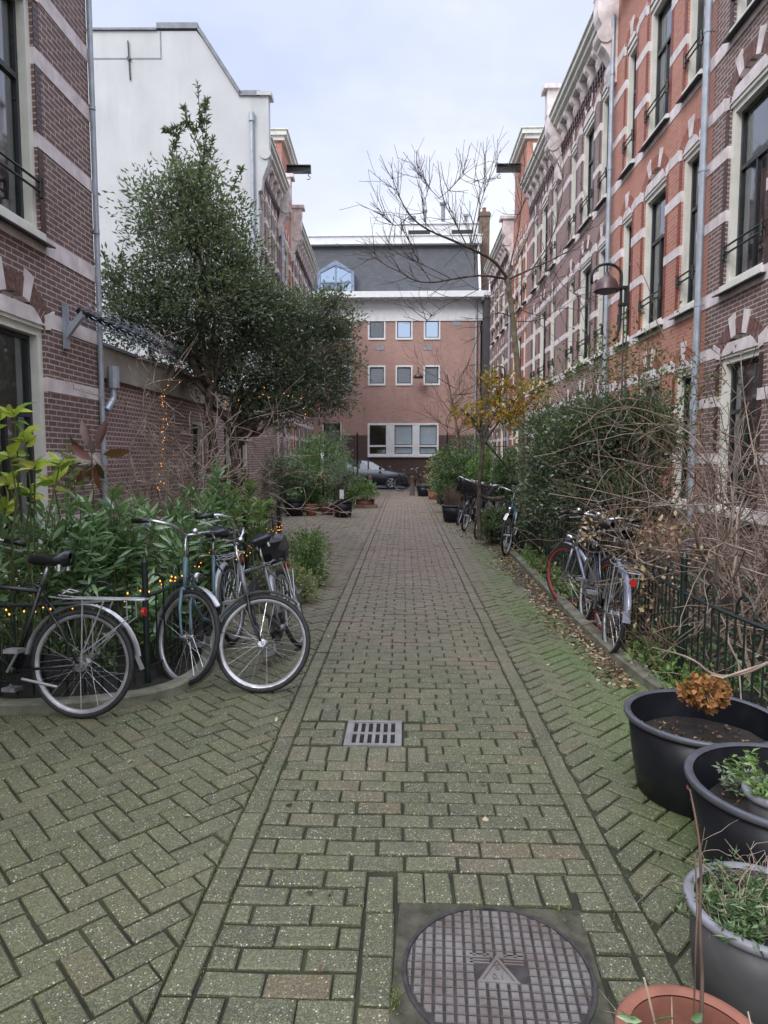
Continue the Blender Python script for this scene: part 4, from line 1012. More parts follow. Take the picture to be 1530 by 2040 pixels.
        cr = mb.xf(Tf).build('front_crate', 'blackp', t)
        mb = MB()
        for s in (-1, 1): mb.tube([(FA[0], s*.06, FA[1]), (cx+.05, s*.10, z0)], .006, 5); mb.tube([HB+Vector((.02, s*.03, .02)), (cx-.1, s*.10, z0)], .006, 5)
        mb.xf(Tf).build('front_rack', 'alu', t)
    return t
GB = None
bike('black bicycle with silver mudguards, only its rear half in view at left', (-1.98, 3.95), (-3.06, 4.02), lean=7, col='blackp', guard='alu', rack=True, group=GB, lampf=True)
# swap of sides: chain case on the right hand side
bike('blue bicycle with a worn steel fork and turned front wheel standing against the left fence', (-1.46, 5.68), (-1.52, 4.62), lean=6, steer=61, col='bluep', fork='bluep', guard='alu', bars='swept', style='ladies', group=GB)
bike('black bicycle leaning left with its big front wheel turned square across the path', (-.86, 5.58), (-.90, 4.50), lean=19, steer=95, col='greyp', fork='blackp', guard='alu', bars='high', bag=True, style='gents', group=GB, lampf=False)
bike('silver bicycle with a red front rim and blue grey mudguard against the right fence', (1.80, 6.05), (1.70, 7.1), lean=6, steer=22, col='silverp', fork='silverp', rim='redrim', guard='silverp', bars='flat', style='gents', group=GB, rack=False)
bike('dark bicycle nearest on the right with its tyre on the kerb below the silver one', (1.66, 5.42), (1.74, 6.49), lean=7, steer=0, col='blackp', guard='silverp', rack=True, style='open', bars='flat', group=GB)
bike('teal and black bicycle facing the camera with wide chrome handlebars and red rear light', (1.92, 11.9), (1.60, 10.75), lean=-6, steer=-8, col='tealp', fork='blackp', guard='white', style='gents', bars='swept', group=GB)
bike('black bicycle with a big front crate, foremost of the cluster beside the black tub', (1.75, 14.2), (1.42, 13.2), lean=-9, steer=0, col='blackp', guard='blackp', crate=True, group=GB)
bike('grey bicycle with a crate in the middle of the cluster beside the black tub', (1.72, 15.5), (1.33, 14.6), lean=-8, steer=5, col='greyp', guard='alu', crate=True, group=GB)
bike('black bicycle with a crate at the back of the cluster by the tub', (1.75, 16.8), (1.30, 15.9), lean=-9, steer=12, col='blackp', guard='blackp', crate=True, group=GB)
bike('small black bicycle parked crosswise in front of the dark car', (-.2, 31.4), (.75, 31.0), lean=4, steer=-15, col='blackp', guard='blackp', rack=False, group=GB)
bike('black bicycle standing behind the dark car against the brown plinth', (-1.6, 37.3), (-.5, 37.35), lean=3, steer=0, col='blackp', guard='blackp', group=GB)

# ------------------------------------------------------------------ fences and kerbs
def resample(P, step):
    P = [Vector(p) for p in P]; out = [P[0]]; acc = 0
    for a, b in zip(P[:-1], P[1:]):
        d = (b-a).length; t = step-acc
        while t <= d: out.append(a+(b-a)*t/d); t += step
        acc = (acc+d) % step if d else acc
    return out
def smooth_path(P, it=2):
    P = [Vector(p) for p in P]
    for _ in range(it):
        Q = [P[0]]
        for a, b in zip(P[:-1], P[1:]): Q += [a*.75+b*.25, a*.25+b*.75]
        P = Q+[P[-1]]
    return P
def fence(label, P, h=.82, step=.105, mat='greeniron', post_every=16, hoops=True, z0=.05):
    P = smooth_path(P); Q = resample(P, step); t = thing('iron_fence', label, 'fence', (Q[0].x, Q[0].y, 0))
    o = Q[0].copy(); loc = [q-o for q in Q]
    up = Vector((0, 0, 1)); mb = MB()
    for zz in (h*.78, .14): mb.tube([p+up*zz for p in loc], .0085 if zz > .3 else .008, 6)
    mb.tube([p+up*(h*.78+.006) for p in loc], .013, 4)
    mb.build('rail', mat, t)
    mb = MB(); k = 0
    for i, p in enumerate(loc):
        if i % post_every == 0: continue
        mb.tube([p+up*z0, p+up*(h*.78)], .0065, 5, cap=False)
    if hoops:
        i = 0
        while i+2 < len(loc):
            if i % 4 == 0:
                a, b = loc[i], loc[i+2]; c = (a+b)/2; d = (b-a)/2; ht = h*.78
                mb.tube([c+d*math.cos(x)+up*(ht+.11*math.sin(x)+.03*(math.sin(x) > 0)) for x in np.linspace(0, PI, 9)], .0075, 5)
            i += 1
    mb.build('pickets', mat, t)
    for i in range(0, len(loc), post_every):
        mb = MB(); p = loc[i]; mb.tube([p, p+up*(h+.02), p+up*(h+.06), p+up*(h+.10)], [.022, .022, .024, .004], 8); mb.tube([p+up*(h-.02), p+up*(h)], .028, 8); mb.build('post', mat, t)
    return t, Q
V = Vector
LK = [V((-4.2, 4.02, 0)), V((-3.2, 3.98, 0)), V((-2.5, 3.98, 0)), V((-1.95, 4.06, 0)), V((-1.55, 4.28, 0)), V((-1.40, 4.75, 0)), V((-1.52, 5.3, 0)), V((-1.75, 6.2, 0)), V((-1.9, 8, 0)), V((-1.95, 11.2, 0))]
RK = [V((2.2, 1.2, 0)), V((1.95, 2.8, 0)), V((1.76, 3.9, 0)), V((1.68, 4.6, 0)), V((1.63, 5.4, 0)), V((1.64, 6.6, 0)), V((1.68, 9, 0)), V((1.74, 12, 0)), V((1.84, 16, 0)), V((1.9, 27.5, 0))]
def offs(P, d):
    out = []
    for i, p in enumerate(P):
        a, b = P[max(i-1, 0)], P[min(i+1, len(P)-1)]; t_ = (b-a).normalized(); out.append(p+V((-t_.y, t_.x, 0))*d)
    return out
def kerb(label, P, wd=.10, h=.07):
    P = smooth_path(P); mb = MB(); a = offs(P, 0); b = offs(P, wd); n = len(P); vs = []
    for i in range(n):
        j = random.gauss(0, .002)
        vs += [(a[i].x, a[i].y, -.02), (a[i].x, a[i].y, h-.012+j), (a[i].x+(b[i].x-a[i].x)*.12, a[i].y+(b[i].y-a[i].y)*.12, h+j), (b[i].x, b[i].y, h+j), (b[i].x, b[i].y, -.02)]
    mb.add(vs, [(i*5+k, i*5+k+1, (i+1)*5+k+1, (i+1)*5+k) for i in range(n-1) for k in range(4)]); o = mb.build('kerb_edging', 'kerb'); return tag(o, label, 'kerb')
kerb('mossy concrete kerb curving round the left front garden bed', LK); kerb('mossy concrete kerb along the right garden fence', RK[::-1] if False else RK, -.10)
def bed(name, P, xw):
    P = offs(smooth_path(P), .09 if xw < 0 else -.09); mb = MB(); n = len(P); vs = []
    for p in P: vs += [(p.x, p.y, .03), (xw, p.y+.001, .05)]
    mb.add(vs, [(2*i, 2*i+1, 2*i+3, 2*i+2) for i in range(n-1)]); tag(mb.build(name, 'soil'), kind='structure')
bed('soil', [p for p in LK[2:]], -3.93); bed('soil', RK, 4.5)
mb = MB(); mb.add([(-3.93, 4.12, .035), (-2.4, 4.12, .035), (-2.4, 4.6, .035), (-3.93, 4.6, .035)], [(0, 1, 2, 3)]); tag(mb.build('soil', 'soil'), kind='structure')
LF_ = offs(LK, .20)
LF_ = [V((-4.2, 4.22, 0)), V((-3.0, 4.2, 0)), V((-2.35, 4.2, 0)), V((-1.95, 4.32, 0)), V((-1.74, 4.55, 0)), V((-1.72, 5.0, 0)), V((-1.85, 5.6, 0)), V((-1.95, 6.6, 0)), V((-2.0, 8.5, 0)), V((-2.03, 11.1, 0))]
fl, flQ = fence('black iron fence with hooped top round the left front garden with string lights', LF_, post_every=12)
fence('black iron fence closing the far end of the left front garden', [V((-2.1, 11.14, 0)), V((-3.88, 11.16, 0))], h=.75, post_every=18, hoops=False)
RF_ = [V((2.35, 1.3, 0)), V((2.1, 2.8, 0)), V((1.92, 3.8, 0)), V((1.90, 4.6, 0)), V((1.97, 5.4, 0)), V((2.02, 6.6, 0)), V((1.96, 9, 0)), V((1.95, 12.4, 0))]
fence('green black iron fence with scrolled hoops along the right front gardens', RF_, h=.86, step=.088, post_every=19)
fence('black iron fence along the far left garden behind the potted plants', [V((-4.2, 18.7, 0)), V((-2.9, 18.75, 0)), V((-1.95, 18.9, 0)), V((-1.85, 19.6, 0)), V((-1.85, 27, 0))], h=1.05, step=.12, post_every=16, mat='iron', hoops=False)
fence('black iron fence along the far right gardens', [V((2.0, 17.4, 0)), V((2.05, 28, 0))], h=.95, step=.13, post_every=16, mat='iron', hoops=False)
for s, lab in ((-1, 'tall spiked iron gate wing at the left end of the path'), (1, 'tall spiked iron gate wing at the right end of the path')):
    x0 = atY(712, 900, 29).x if s < 0 else atY(891, 900, 29).x; x1 = -4.3 if s < 0 else 4.4
    t = thing('iron_gate', lab, 'gate', (x0, 29, 0))
    zt = atY(712, 866, 29).z
    mb = MB(); mb.tube([(0, 0, 0), (0, 0, zt)], .04, 8); mb.tube([(0, 0, zt), (0, 0, zt+.12)], [.05, .005], 8); mb.build('post', 'iron', t)
    mb = MB(); n = int(abs(x1-x0)/.16)
    for i in range(1, n): mb.tube([(s*i*.16, 0, .1), (s*i*.16, 0, zt-.12), (s*i*.16, 0, zt)], [.012, .012, .002], 5)
    for zz in (.25, zt-.5): mb.tube([(0, 0, zz), (s*n*.16, 0, zz)], .015, 5)
    mb.build('pickets', 'iron', t)

# ------------------------------------------------------------------ string lights
bm0 = MB(); bm0.lathe([(.0, -.006), (.0045, -.003), (.0058, .002), (.003, .008), (0, .009)], n=6); bulb0 = None
def lights(label, P, step, wob, group='amber string lights', wrap=0.0):
    global bulb0
    Q = resample(smooth_path(P, 3), step); t = thing('string_light', label, 'string lights', tuple(Q[0]), 0, group); o = Q[0]
    pts = []
    for i, q in enumerate(Q):
        pts.append(q-o+V((random.gauss(0, wob), random.gauss(0, wob), random.gauss(0, wob))))
    mb = MB(); mb.tube(pts, .0025, 4); mb.build('cable', 'stem', t)
    if len(pts) > 100: pts = random.sample(pts, 100)
    for p in pts:
        if bulb0 is None: bulb0 = bm0.build('bulb', 'bulb', t, loc=p)
        else:
            b = bulb0.copy(); COL.objects.link(b); b.parent = t; b.location = p
    return t
fz = [q+V((.0, .0, .64+.05*math.sin(i*.9))) for i, q in enumerate(flQ[::3])]
near = [q for q in fz if q.y < 7.3]; farq = [q for q in fz if q.y >= 7.6]
lights('amber string lights draped along the near part of the left fence', near, .065, .022)
lights('dense amber string lights hanging on the far end of the left fence', [q-V((0, 0, .16)) for q in farq], .042, .045)
lights('amber string lights wound up the bare shrub before the brick annex', [atY(318, 985, 9.3), atY(322, 900, 9.3), atY(330, 820, 9.3), atY(322, 780, 9.3), atY(345, 752, 9.4), atY(362, 764, 9.4)], .05, .022)
lights('amber string lights hanging low in the crown of the holm tree', [atY(430, 780, 11.3), atY(470, 810, 11.3), atY(540, 790, 11.4), atY(600, 800, 11.4), atY(645, 815, 11.4), atY(640, 835, 11.4)], .13, .13)
lights('amber string lights on the shrubs of the far left garden', [V((-3.9, 19.4, 1.25)), V((-3.0, 19.2, 1.15)), V((-2.1, 19.5, 1.0))], .05, .04)

# ------------------------------------------------------------------ lamps, barrier
def crook(label, x, y, z=4.75):
    t = thing('street_lamp', label, 'street lamp', (x, y, 0), 0, None)
    mb = MB(); mb.tube([(0.05, 0, 0), (0.05, 0, z-.40)], .012, 8); mb.tube([(.10, 0, 0), (.10, 0, z-.40)], .008, 6)
    for zz in np.arange(.6, z-.4, .6): mb.tube([(.05, 0, zz), (.10, 0, zz)], .007, 5)
    mb.build('pole', 'iron', t, True)
    mb = MB(); r = .225
    P = [(-.10, 0, z-.98), (-.06, 0, z-.93), (-.02, 0, z-.8), (0, 0, z-.55), (0, 0, z)]+[(-r+r*math.cos(a), 0, z+r*.78*math.sin(a)) for a in np.linspace(.2, PI, 12)]+[(-2*r, 0, z-.12)]
    mb.tube(P, .022, 10); mb.build('bracket', 'iron', t, True)
    mb = MB(); mb.box((-.03, -.05, z-.45), (.09, .05, z-.41)); mb.box((-.03, -.05, z-.2), (.09, .05, z-.16)); mb.box((.06, -.05, z-.41), (.09, .05, z-.2)); mb.build('clamp', 'iron', t)
    mb = MB(); c = (-r*.98, 0, z-.20)
    mb.lathe([(0, .25), (.03, .25), (.04, .21), (.07, .185), (.13, .14), (.165, .07), (.178, -.01), (.188, -.035), (.165, -.03)], c, 24); mb.build('lamp_shade', 'lampsh', t, True)
    mb = MB(); mb.lathe([(.15, -.03), (.12, -.06), (.06, -.075), (0, -.08)], c, 20); mb.build('lamp_glass', 'greyrim', t, True)
    mb = MB(); mb.tube([(c[0], 0, c[2]+.25), (c[0], 0, z+.17)], .012, 6); mb.build('hanger', 'iron', t)
p = atY(1238, 560, 10.6); crook('near black crook lamp with a brown bell shade in front of the orange red house', p.x, 10.6, atY(1238, 560, 10.6).z+.08)
p = atY(1006, 745, 24); crook('far crook lamp with a small bell shade beyond the leaning bare tree', p.x, 24, p.z+.1)
# anti climb barrier
pa, pb = V((-3.72, 7.75, 3.26)), V((-3.72, 12.2, 3.30))
t = thing('spiked_barrier', 'steel anti climb roller barrier with curved spikes above the low annex', 'barrier', tuple(pa))
d = pb-pa; mb = MB(); mb.tube([V((0, 0, 0)), d], .042, 10)
for k in range(12): mb.tube([d*(k/12+.02), d*(k/12+.024)], .05, 10)
mb.build('tube', 'iron', t, True)
mb = MB()
for k in range(70):
    c = d*((k+.5)/70)
    for s in range(3):
        a = 2*PI*s/3+k*.5; r1 = V((math.cos(a), 0, math.sin(a))); r2 = V((math.cos(a+.5), 0, math.sin(a+.5)))
        mb.tube([c+r1*.04, c+r1*.10, c+r2*.15], [.006, .005, .002], 3, cap=False)
mb.build('spikes', 'zinc', t)
mb = MB(); mb.box((-.20, -.02, -.42), (-.165, .08, .10)); mb.prism([(-.165, -.30), (-.165, -.18), (.03, .02), (.03, -.06)], lambda p, k: (p[0], (0, .06)[k], p[1])); mb.build('bracket', 'zinc', t)

# ------------------------------------------------------------------ car and bollards
def car(label, x, y, hd):
    t = thing('parked_car', label, 'car', (x, y, 0), hd)
    # x forward, origin at the front bumper; stations: x, half width, bottom, belt
    st = [(0, .60, .30, .52), (-.12, .74, .22, .66), (-.5, .83, .20, .78), (-1.05, .87, .20, .90), (-1.4, .88, .2, .95), (-2.4, .88, .2, .98), (-3.4, .87, .2, 1.02), (-4.0, .82, .24, 1.02), (-4.2, .72, .32, .95)]
    mb = MB(); vs = []
    for s in st:
        x_, w_, b, h_ = s; m = (b+h_)/2
        sec = [(-w_*.9, b), (-w_, b+.12), (-w_, m+.05), (-w_*.93, h_), (-w_*.55, h_+.04), (w_*.55, h_+.04), (w_*.93, h_), (w_, m+.05), (w_, b+.12), (w_*.9, b)]
        vs += [(x_, a, z) for a, z in sec]
    n = 10; fs = [(i*n+k, i*n+(k+1) % n, (i+1)*n+(k+1) % n, (i+1)*n+k) for i in range(len(st)-1) for k in range(n)]+[tuple(range(n)), tuple(range((len(st)-1)*n, len(st)*n))[::-1]]
    mb.add(vs, fs); mb.build('body', 'carp', t, True)
    roof = [(-1.02, .93, .80), (-1.75, 1.36, .64), (-2.3, 1.46, .62), (-3.2, 1.42, .61), (-3.9, 1.18, .66), (-4.1, 1.02, .72)]
    mb = MB(); vs = []
    for x_, z, w_ in roof: vs += [(x_, -.80, .95), (x_, -w_, z-.04), (x_, -w_*.85, z), (x_, w_*.85, z), (x_, w_, z-.04), (x_, .80, .95)]
    n = 6; fs = []; fg = []
    for i in range(len(roof)-1):
        for k in range(5): (fg if k in (0, 4) or (i in (0, 4)) else fs).append((i*n+k, i*n+k+1, (i+1)*n+k+1, (i+1)*n+k))
    mb.add(vs, fs, 0); mb.add(vs, fg, 1); mb.build('cabin', ['carp', 'glassd'], t, False)
    mb = MB()
    for s in (-1, 1):
        for x_ in (-1.95, -2.75): mb.prism([(x_-.04, .96), (x_+.04, .96), (x_+.03, 1.42), (x_-.05, 1.42)], lambda p, k: (p[0], s*(.79-(p[1]-.96)*.33+(.012, -.01)[k]), p[1]))
    mb.build('pillars', 'carp', t)
    for x_ in (-.82, -3.35):
        for s in (-1, 1):
            mb = MB(); mb.tube([(x_, s*.68, .31), (x_, s*.885, .31)], .31, 24); wv = mb.build('wheel', 'rubber', t, False)
            mb = MB(); mb.tube([(x_, s*.80, .31), (x_, s*.8852, .31)], .205, 20); mb.build('hub_cap', 'castd', wv)
            mb = MB()
            for k in range(5):
                a = 2*PI*k/5; c, d_ = math.cos(a), math.sin(a); mb.prism([(.02, -.035), (.20, -.05), (.20, .05), (.02, .035)], lambda p, kk: (x_+p[0]*c-p[1]*d_, s*(.886, .90)[kk], .31+p[0]*d_+p[1]*c))
            mb.tube(arcpts(x_, .31, .205, 0, 2*PI*23/24, 24, s*.892), .016, 6, closed=True); mb.build('rim', 'alu', wv)
    for s in (-1, 1):
        mb = MB(); mb.add([(-.03, s*.62, .60), (-.38, s*.822, .70), (-.42, s*.825, .80), (-.14, s*.70, .72)], [(0, 1, 2, 3)]); v = mb.v; mb.xf(lambda p: (p[0]+.02, p[1]+s*.03, p[2])); mb.build('headlight', 'greyrim', t)
        mb = MB(); mb.tube([(-1.35, s*.86, 1.02), (-1.35, s*1.02, 1.04)], [.05, .08], 8); mb.build('wing_mirror', 'carp', t, True)
    return t
p = atY(812, 978, 33.6); car('dark blue hatchback parked across the end of the path', p.x, 34.2, 0)
for i, (px, lab, mt) in enumerate([(738, 'weathered wooden bollard left of the path end', 'wood'), (821, 'dark brown bollard right of the path end', 'plinth')]):
    g = G(px, 986); t = thing('bollard', lab, 'bollard', (g.x, 27.9, 0))
    mb = MB(); mb.lathe([(.001, .82), (.05, .82), (.085, .79), (.09, .70), (.075, .68), (.085, .66), (.10, .05), (.12, .04), (.12, 0)], n=14); mb.build('post', mt, t, True)
    mb = MB(); mb.lathe([(.094, .56), (.094, .62)], n=14); mb.build('reflector_band', 'greyrim' if i == 0 else 'redpot', t)
# wall lamp and tiny lamp on the office wall
t = thing('wall_lamp', 'small dark red lamp hanging on an arm between the office windows', 'lamp', (atY(833, 750, 37.9).x, 37.9, atY(833, 750, 37.9).z))
mb = MB(); mb.lathe([(0, .25), (.05, .22), (.26, .02), (.28, -.1), (0, -.12)], (0, -.5, -.05), 14); mb.build('lamp_shade', 'lampsh', t, True)
mb = MB(); mb.tube([(0, 0, .1), (0, -.15, .42), (0, -.4, .45), (0, -.5, .2)], .03, 6); mb.build('arm', 'iron', t)
# ------------------------------------------------------------------ vegetation
def zc_at(p): return (CM.transposed() @ (Vector(p)-V((0, 0, H0)))).z*-1
def blob(px, py, Y, rx, ry, depth=None, wt=1.0):
    c = atY(px, py, Y); s = zc_at(c)/F; return (c, V((rx*s, (depth if depth else rx*s*.8), ry*s)), wt)
def clump_leaves(name, blobs, n, ln, wd, mat, parent, clump=.13, k_per=.0, shell=.45, tfn=None, up=.3, per=28, seg=1, jit=.45, pull=(0, 0, 0), edge=1.0):
    P = []; D = []; tt = []; C = []
    tot = sum((b[1].x*b[1].y*b[1].z)**(2/3)*b[2] for b in blobs)
    for c, r, wt in blobs:
        m = int(n*(r.x*r.y*r.z)**(2/3)*wt/tot); k = max(3, m//per)
        d = unit(RNG.normal(0, 1, (k, 3))); rad = shell+(edge*1.08-shell)*RNG.uniform(0, 1, (k, 1))**.6
        cc = np.array(c)+d*rad*np.array(r); tk = RNG.uniform(.1, .9, k); ck = clump*RNG.uniform(.6, 1.4, k)
        idx = RNG.integers(0, k, m); off = RNG.normal(0, 1, (m, 3))
        p = cc[idx]+off*ck[idx][:, None]*np.array([1, 1, .75]); C.append(cc)
        P.append(p); D.append(unit(off)*.7+d[idx]*.5+np.array([0, 0, up])+np.array(pull)); tt.append(tk[idx])
    P = np.concatenate(P); D = np.concatenate(D); tt = np.concatenate(tt)
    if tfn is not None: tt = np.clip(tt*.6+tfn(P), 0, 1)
    keep = P[:, 2] > .03
    o = np.array(parent.location) if parent else np.zeros(3)
    leaves(name, P[keep]-o, D[keep], ln, wd, mat, parent, tt[keep], seg=seg, jit=jit)
    return np.concatenate(C)
def grow(mb, p, d, length, r0, depth, nseg=6, wob=.18, trop=.06, kids=3, ang=.7, ratio=.62, rr=.6, sides=5, tips=None, minr=.0016, bend=None):
    pts = [p.copy()]; q = p.copy(); d = d.normalized()
    for i in range(nseg):
        d = (d+V((random.gauss(0, wob), random.gauss(0, wob), random.gauss(0, wob)+trop))+(bend or V((0, 0, 0)))).normalized(); q = q+d*(length/nseg); pts.append(q.copy())
    r1 = max(minr, r0*rr*.8) if depth else minr
    mb.tube(pts, [r0+(r1-r0)*i/nseg for i in range(nseg+1)], sides if r0 > .006 else 3, cap=False)
    if tips is not None: tips.append((pts[-1], d))
    if depth > 0:
        for k in range(kids):
            i = random.randint(max(1, nseg//3), nseg); b = pts[i]; dd = (pts[i]-pts[i-1]).normalized()
            ax = V((random.gauss(0, 1), random.gauss(0, 1), random.gauss(0, 1))).cross(dd)
            if ax.length < .01: continue
            ax.normalize(); nd = (dd*math.cos(ang*random.uniform(.6, 1.3))+ax*math.sin(ang*random.uniform(.6, 1.3)))
            grow(mb, b, nd, length*ratio*random.uniform(.7, 1.25), max(minr, (r0+(r1-r0)*i/nseg)*rr), depth-1, max(3, nseg-1), wob, trop, kids, ang, ratio, rr, sides, tips, minr, bend)
def limb_to(mb, a, b, r0, r1, n=6, wob=.06, sag=0.0):
    pts = []
    for i in range(n+1):
        t = i/n; p = a.lerp(b, t); 
        if 0 < i < n: p += V((random.gauss(0, wob), random.gauss(0, wob), random.gauss(0, wob)+sag*math.sin(PI*t)))
        pts.append(p)
    mb.tube(pts, [r0+(r1-r0)*i/n for i in range(n+1)], 7 if r0 > .02 else 4, cap=False); return pts
# --- the tall evergreen and the spreading holm tree, left
def trunk_tree(name, label, base, blobs, n, ln, wd, mat, tfn, fork_z, r0, group='evergreen trees of the left gardens', shell=.35, per=26, clump=.16):
    t = thing(name, label, 'tree', tuple(base), 0, group); B = V(base)
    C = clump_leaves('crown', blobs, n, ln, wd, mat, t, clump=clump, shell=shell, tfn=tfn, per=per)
    mb = MB(); f = V((random.gauss(0, .1), random.gauss(0, .1), fork_z)); limb_to(mb, V((0, 0, 0)), f, r0, r0*.8, 5, .03)
    for i in range(16):
        c, r, wt = blobs[i % len(blobs)]; e = c-B+V((random.uniform(-.5, .5)*r.x, random.uniform(-.5, .5)*r.y, random.uniform(-.4, .5)*r.z))
        pts = limb_to(mb, f+V((0, 0, random.uniform(-.5, .0))), e, r0*.5, .012, 6, .09, .1)
    for k in range(len(C)):
        cc = V(C[k])-B; ctr = min((V(b[0])-B for b in blobs), key=lambda q: (q-cc).length); limb_to(mb, ctr.lerp(cc, .35), cc, .007, .0025, 3, .04)
    mb.build('trunk', 'bark', t, True)
    return t
b1 = [blob(362, 345, 11.4, 26, 26, None, .7), blob(412, 335, 11.6, 32, 32, None, .8), blob(380, 375, 11.5, 70, 28, None, .8), blob(345, 420, 11.4, 92, 70), blob(420, 440, 11.7, 75, 80), blob(370, 510, 11.4, 118, 85),
      blob(280, 590, 11.2, 80, 62), blob(400, 600, 11.3, 120, 75), blob(460, 545, 11.9, 80, 80), blob(500, 610, 12.1, 70, 70), blob(230, 545, 11.0, 30, 36, None, .5), blob(300, 640, 11.0, 100, 50), blob(330, 720, 11.2, 60, 26, None, .35), blob(250, 650, 10.9, 50, 26, None, .5)]
gx = atY(390, 450, 11.5)
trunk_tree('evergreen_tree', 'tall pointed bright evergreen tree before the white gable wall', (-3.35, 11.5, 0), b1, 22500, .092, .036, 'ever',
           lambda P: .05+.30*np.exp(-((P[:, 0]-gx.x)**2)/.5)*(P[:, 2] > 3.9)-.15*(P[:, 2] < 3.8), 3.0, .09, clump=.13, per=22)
b2 = [blob(530, 640, 12.3, 90, 65), blob(600, 660, 12.3, 90, 75), blob(660, 640, 12.2, 45, 65), blob(674, 600, 12.2, 12, 24, None, .6), blob(680, 720, 12.0, 34, 60), blob(620, 760, 12.0, 75, 60), blob(530, 740, 12.1, 100, 70), blob(440, 720, 12.0, 80, 70), blob(560, 820, 11.9, 70, 32, None, .7), blob(655, 800, 11.9, 42, 34, None, .7), blob(370, 690, 12.1, 60, 50, None, .6), blob(480, 800, 12.0, 60, 30, None, .5)]
trunk_tree('holm_tree', 'broad dark holm tree with glossy leaves right of the pointed evergreen', (-2.95, 12.0, 0), b2, 24500, .078, .032, 'ever2', lambda P: .12+0*P[:, 0], 2.1, .10, clump=.11, per=20)
# upright leafy shoots at the very top of the evergreen
tr_ = [o for o in bpy.data.objects if o.name == 'evergreen_tree'][0]; B = V(tr_.location); mb = MB(); P = []; D = []
for pts in ([(400, 360), (408, 300), (400, 240), (393, 170)], [(400, 300), (384, 262), (372, 235), (366, 215)], [(408, 310), (412, 260), (410, 215)], [(360, 340), (350, 300), (352, 268), (378, 245)], [(352, 268), (338, 262), (330, 258)], [(400, 245), (404, 215), (412, 200)], [(400, 330), (416, 300), (424, 280)], [(345, 330), (342, 300), (346, 285)], [(225, 560), (212, 530), (206, 505)], [(240, 560), (244, 530), (240, 512)], [(460, 380), (476, 350), (482, 335)], [(385, 262), (398, 250), (405, 240)], [(372, 240), (360, 250), (348, 255)]):
    Q = smooth_path([atY(a, b, 11.5)-B for a, b in pts], 2); mb.tube(Q, .006, 4)
    for q0, q1 in zip(Q[:-1], Q[1:]):
        for k in range(5): P.append(tuple(q0.lerp(q1, random.random()))); D.append(tuple((q1-q0).normalized()*.8+V((random.gauss(0, .8), random.gauss(0, .8), random.gauss(0, .5)))))
mb.build('shoots', 'bark', tr_); leaves('shoot_leaves', P, D, .10, .038, 'ever', tr_)
# --- bare shrub before the annex
t = thing('bare_shrub', 'bare pale twiggy shrub with string lights before the low annex', 'shrub', (-3.1, 8.9, 0)); mb = MB()
for k in range(7):
    a = random.uniform(0, 2*PI); grow(mb, V((.18*math.cos(a), .18*math.sin(a), 0)), V((random.gauss(.12, .33), random.gauss(-.1, .25), 1)), random.uniform(1.3, 2.0), random.uniform(.018, .030), 3, 7, .14, .02, 4, .85, .66, .62, 5, minr=.0042)
mb.build('branches', 'twig', t, True)
t = thing('bare_shrub', 'second bare shrub of crossing pale twigs nearer the fence corner', 'shrub', (-2.75, 9.6, 0)); mb = MB()
for k in range(7):
    a = random.uniform(0, 2*PI); grow(mb, V((.25*math.cos(a), .2*math.sin(a), 0)), V((random.gauss(-.05, .38), random.gauss(-.1, .3), 1)), random.uniform(.9, 1.3), random.uniform(.012, .02), 3, 7, .15, .0, 3, .9, .68, .62, 4, minr=.0042)
mb.build('branches', 'twig', t, True)
# --- laurel like shrubs along the left fence
def laurel(label, x, y, h, nst, spread, ln=.15, wd=.034, mat='laurel', group='long leaved green shrubs behind the left fence', per=32, zlo=.42, name='laurel_shrub'):
    h *= .93; per = 27
    t = thing(name, label, 'shrub', (x, y, 0), 0, group); mb = MB(); P = []; D = []; T = []
    for i in range(nst):
        a = random.uniform(0, 2*PI); r = spread*math.sqrt(random.random()); b = V((r*math.cos(a)*.5, r*math.sin(a)*.5, 0)); e = V((r*math.cos(a), r*math.sin(a), h*random.uniform(.72, 1.05)-.25*r/spread*h*.5))
        pts = limb_to(mb, b, e, .007, .0035, 5, .025); tv = random.uniform(.2, .8)
        for k in range(per):
            s = zlo+(1-zlo)*random.random()**.6; q = b.lerp(e, s); j = min(4, int(s*5)); q = pts[j].lerp(pts[j+1], s*5-j); aa = k*2.4
            rise = .15+1.0*max(0, s-.80)/.20
            P.append(q); D.append(V((math.cos(aa), math.sin(aa), rise+random.gauss(.15, .25)))); T.append(tv+.25*(s-.6))
    mb.build('stems', 'stem', t); leaves('foliage', [tuple(p) for p in P], [tuple(d) for d in D], ln, wd, mat, t, np.array(T), seg=2, curve=.30, fold=.22, jit=.22)
    return t
def XYp(px, Y): return atY(px, 1000, Y).x
for lab, px, Y, h, n, sp_ in (('long leaved green shrub at the far left edge below the yellow green one', 20, 4.75, 1.30, 17, .36), ('long leaved green shrub directly behind the bicycle saddle at left', 115, 5.0, 1.38, 18, .38),
        ('tall upright long leaved green shrub before the white downpipe', 215, 5.1, 1.50, 20, .36), ('long leaved green shrub behind the first fence post', 300, 5.4, 1.35, 18, .36),
        ('long leaved green shrub behind the blue bicycle handlebar', 385, 6.4, 1.28, 17, .42), ('pale leaved shrub between the handlebars and the far fence', 455, 8.2, 1.45, 18, .5), ('spiky long leaved shrub below the bare twigs', 400, 7.6, 1.62, 14, .38), ('low long leaved shrub filling the fence corner behind the turned wheels', 335, 5.1, .7, 9, .25)):
    laurel(lab, XYp(px, Y), Y, h, n, sp_, mat='laurel' if 'pale' not in lab else 'fresh')
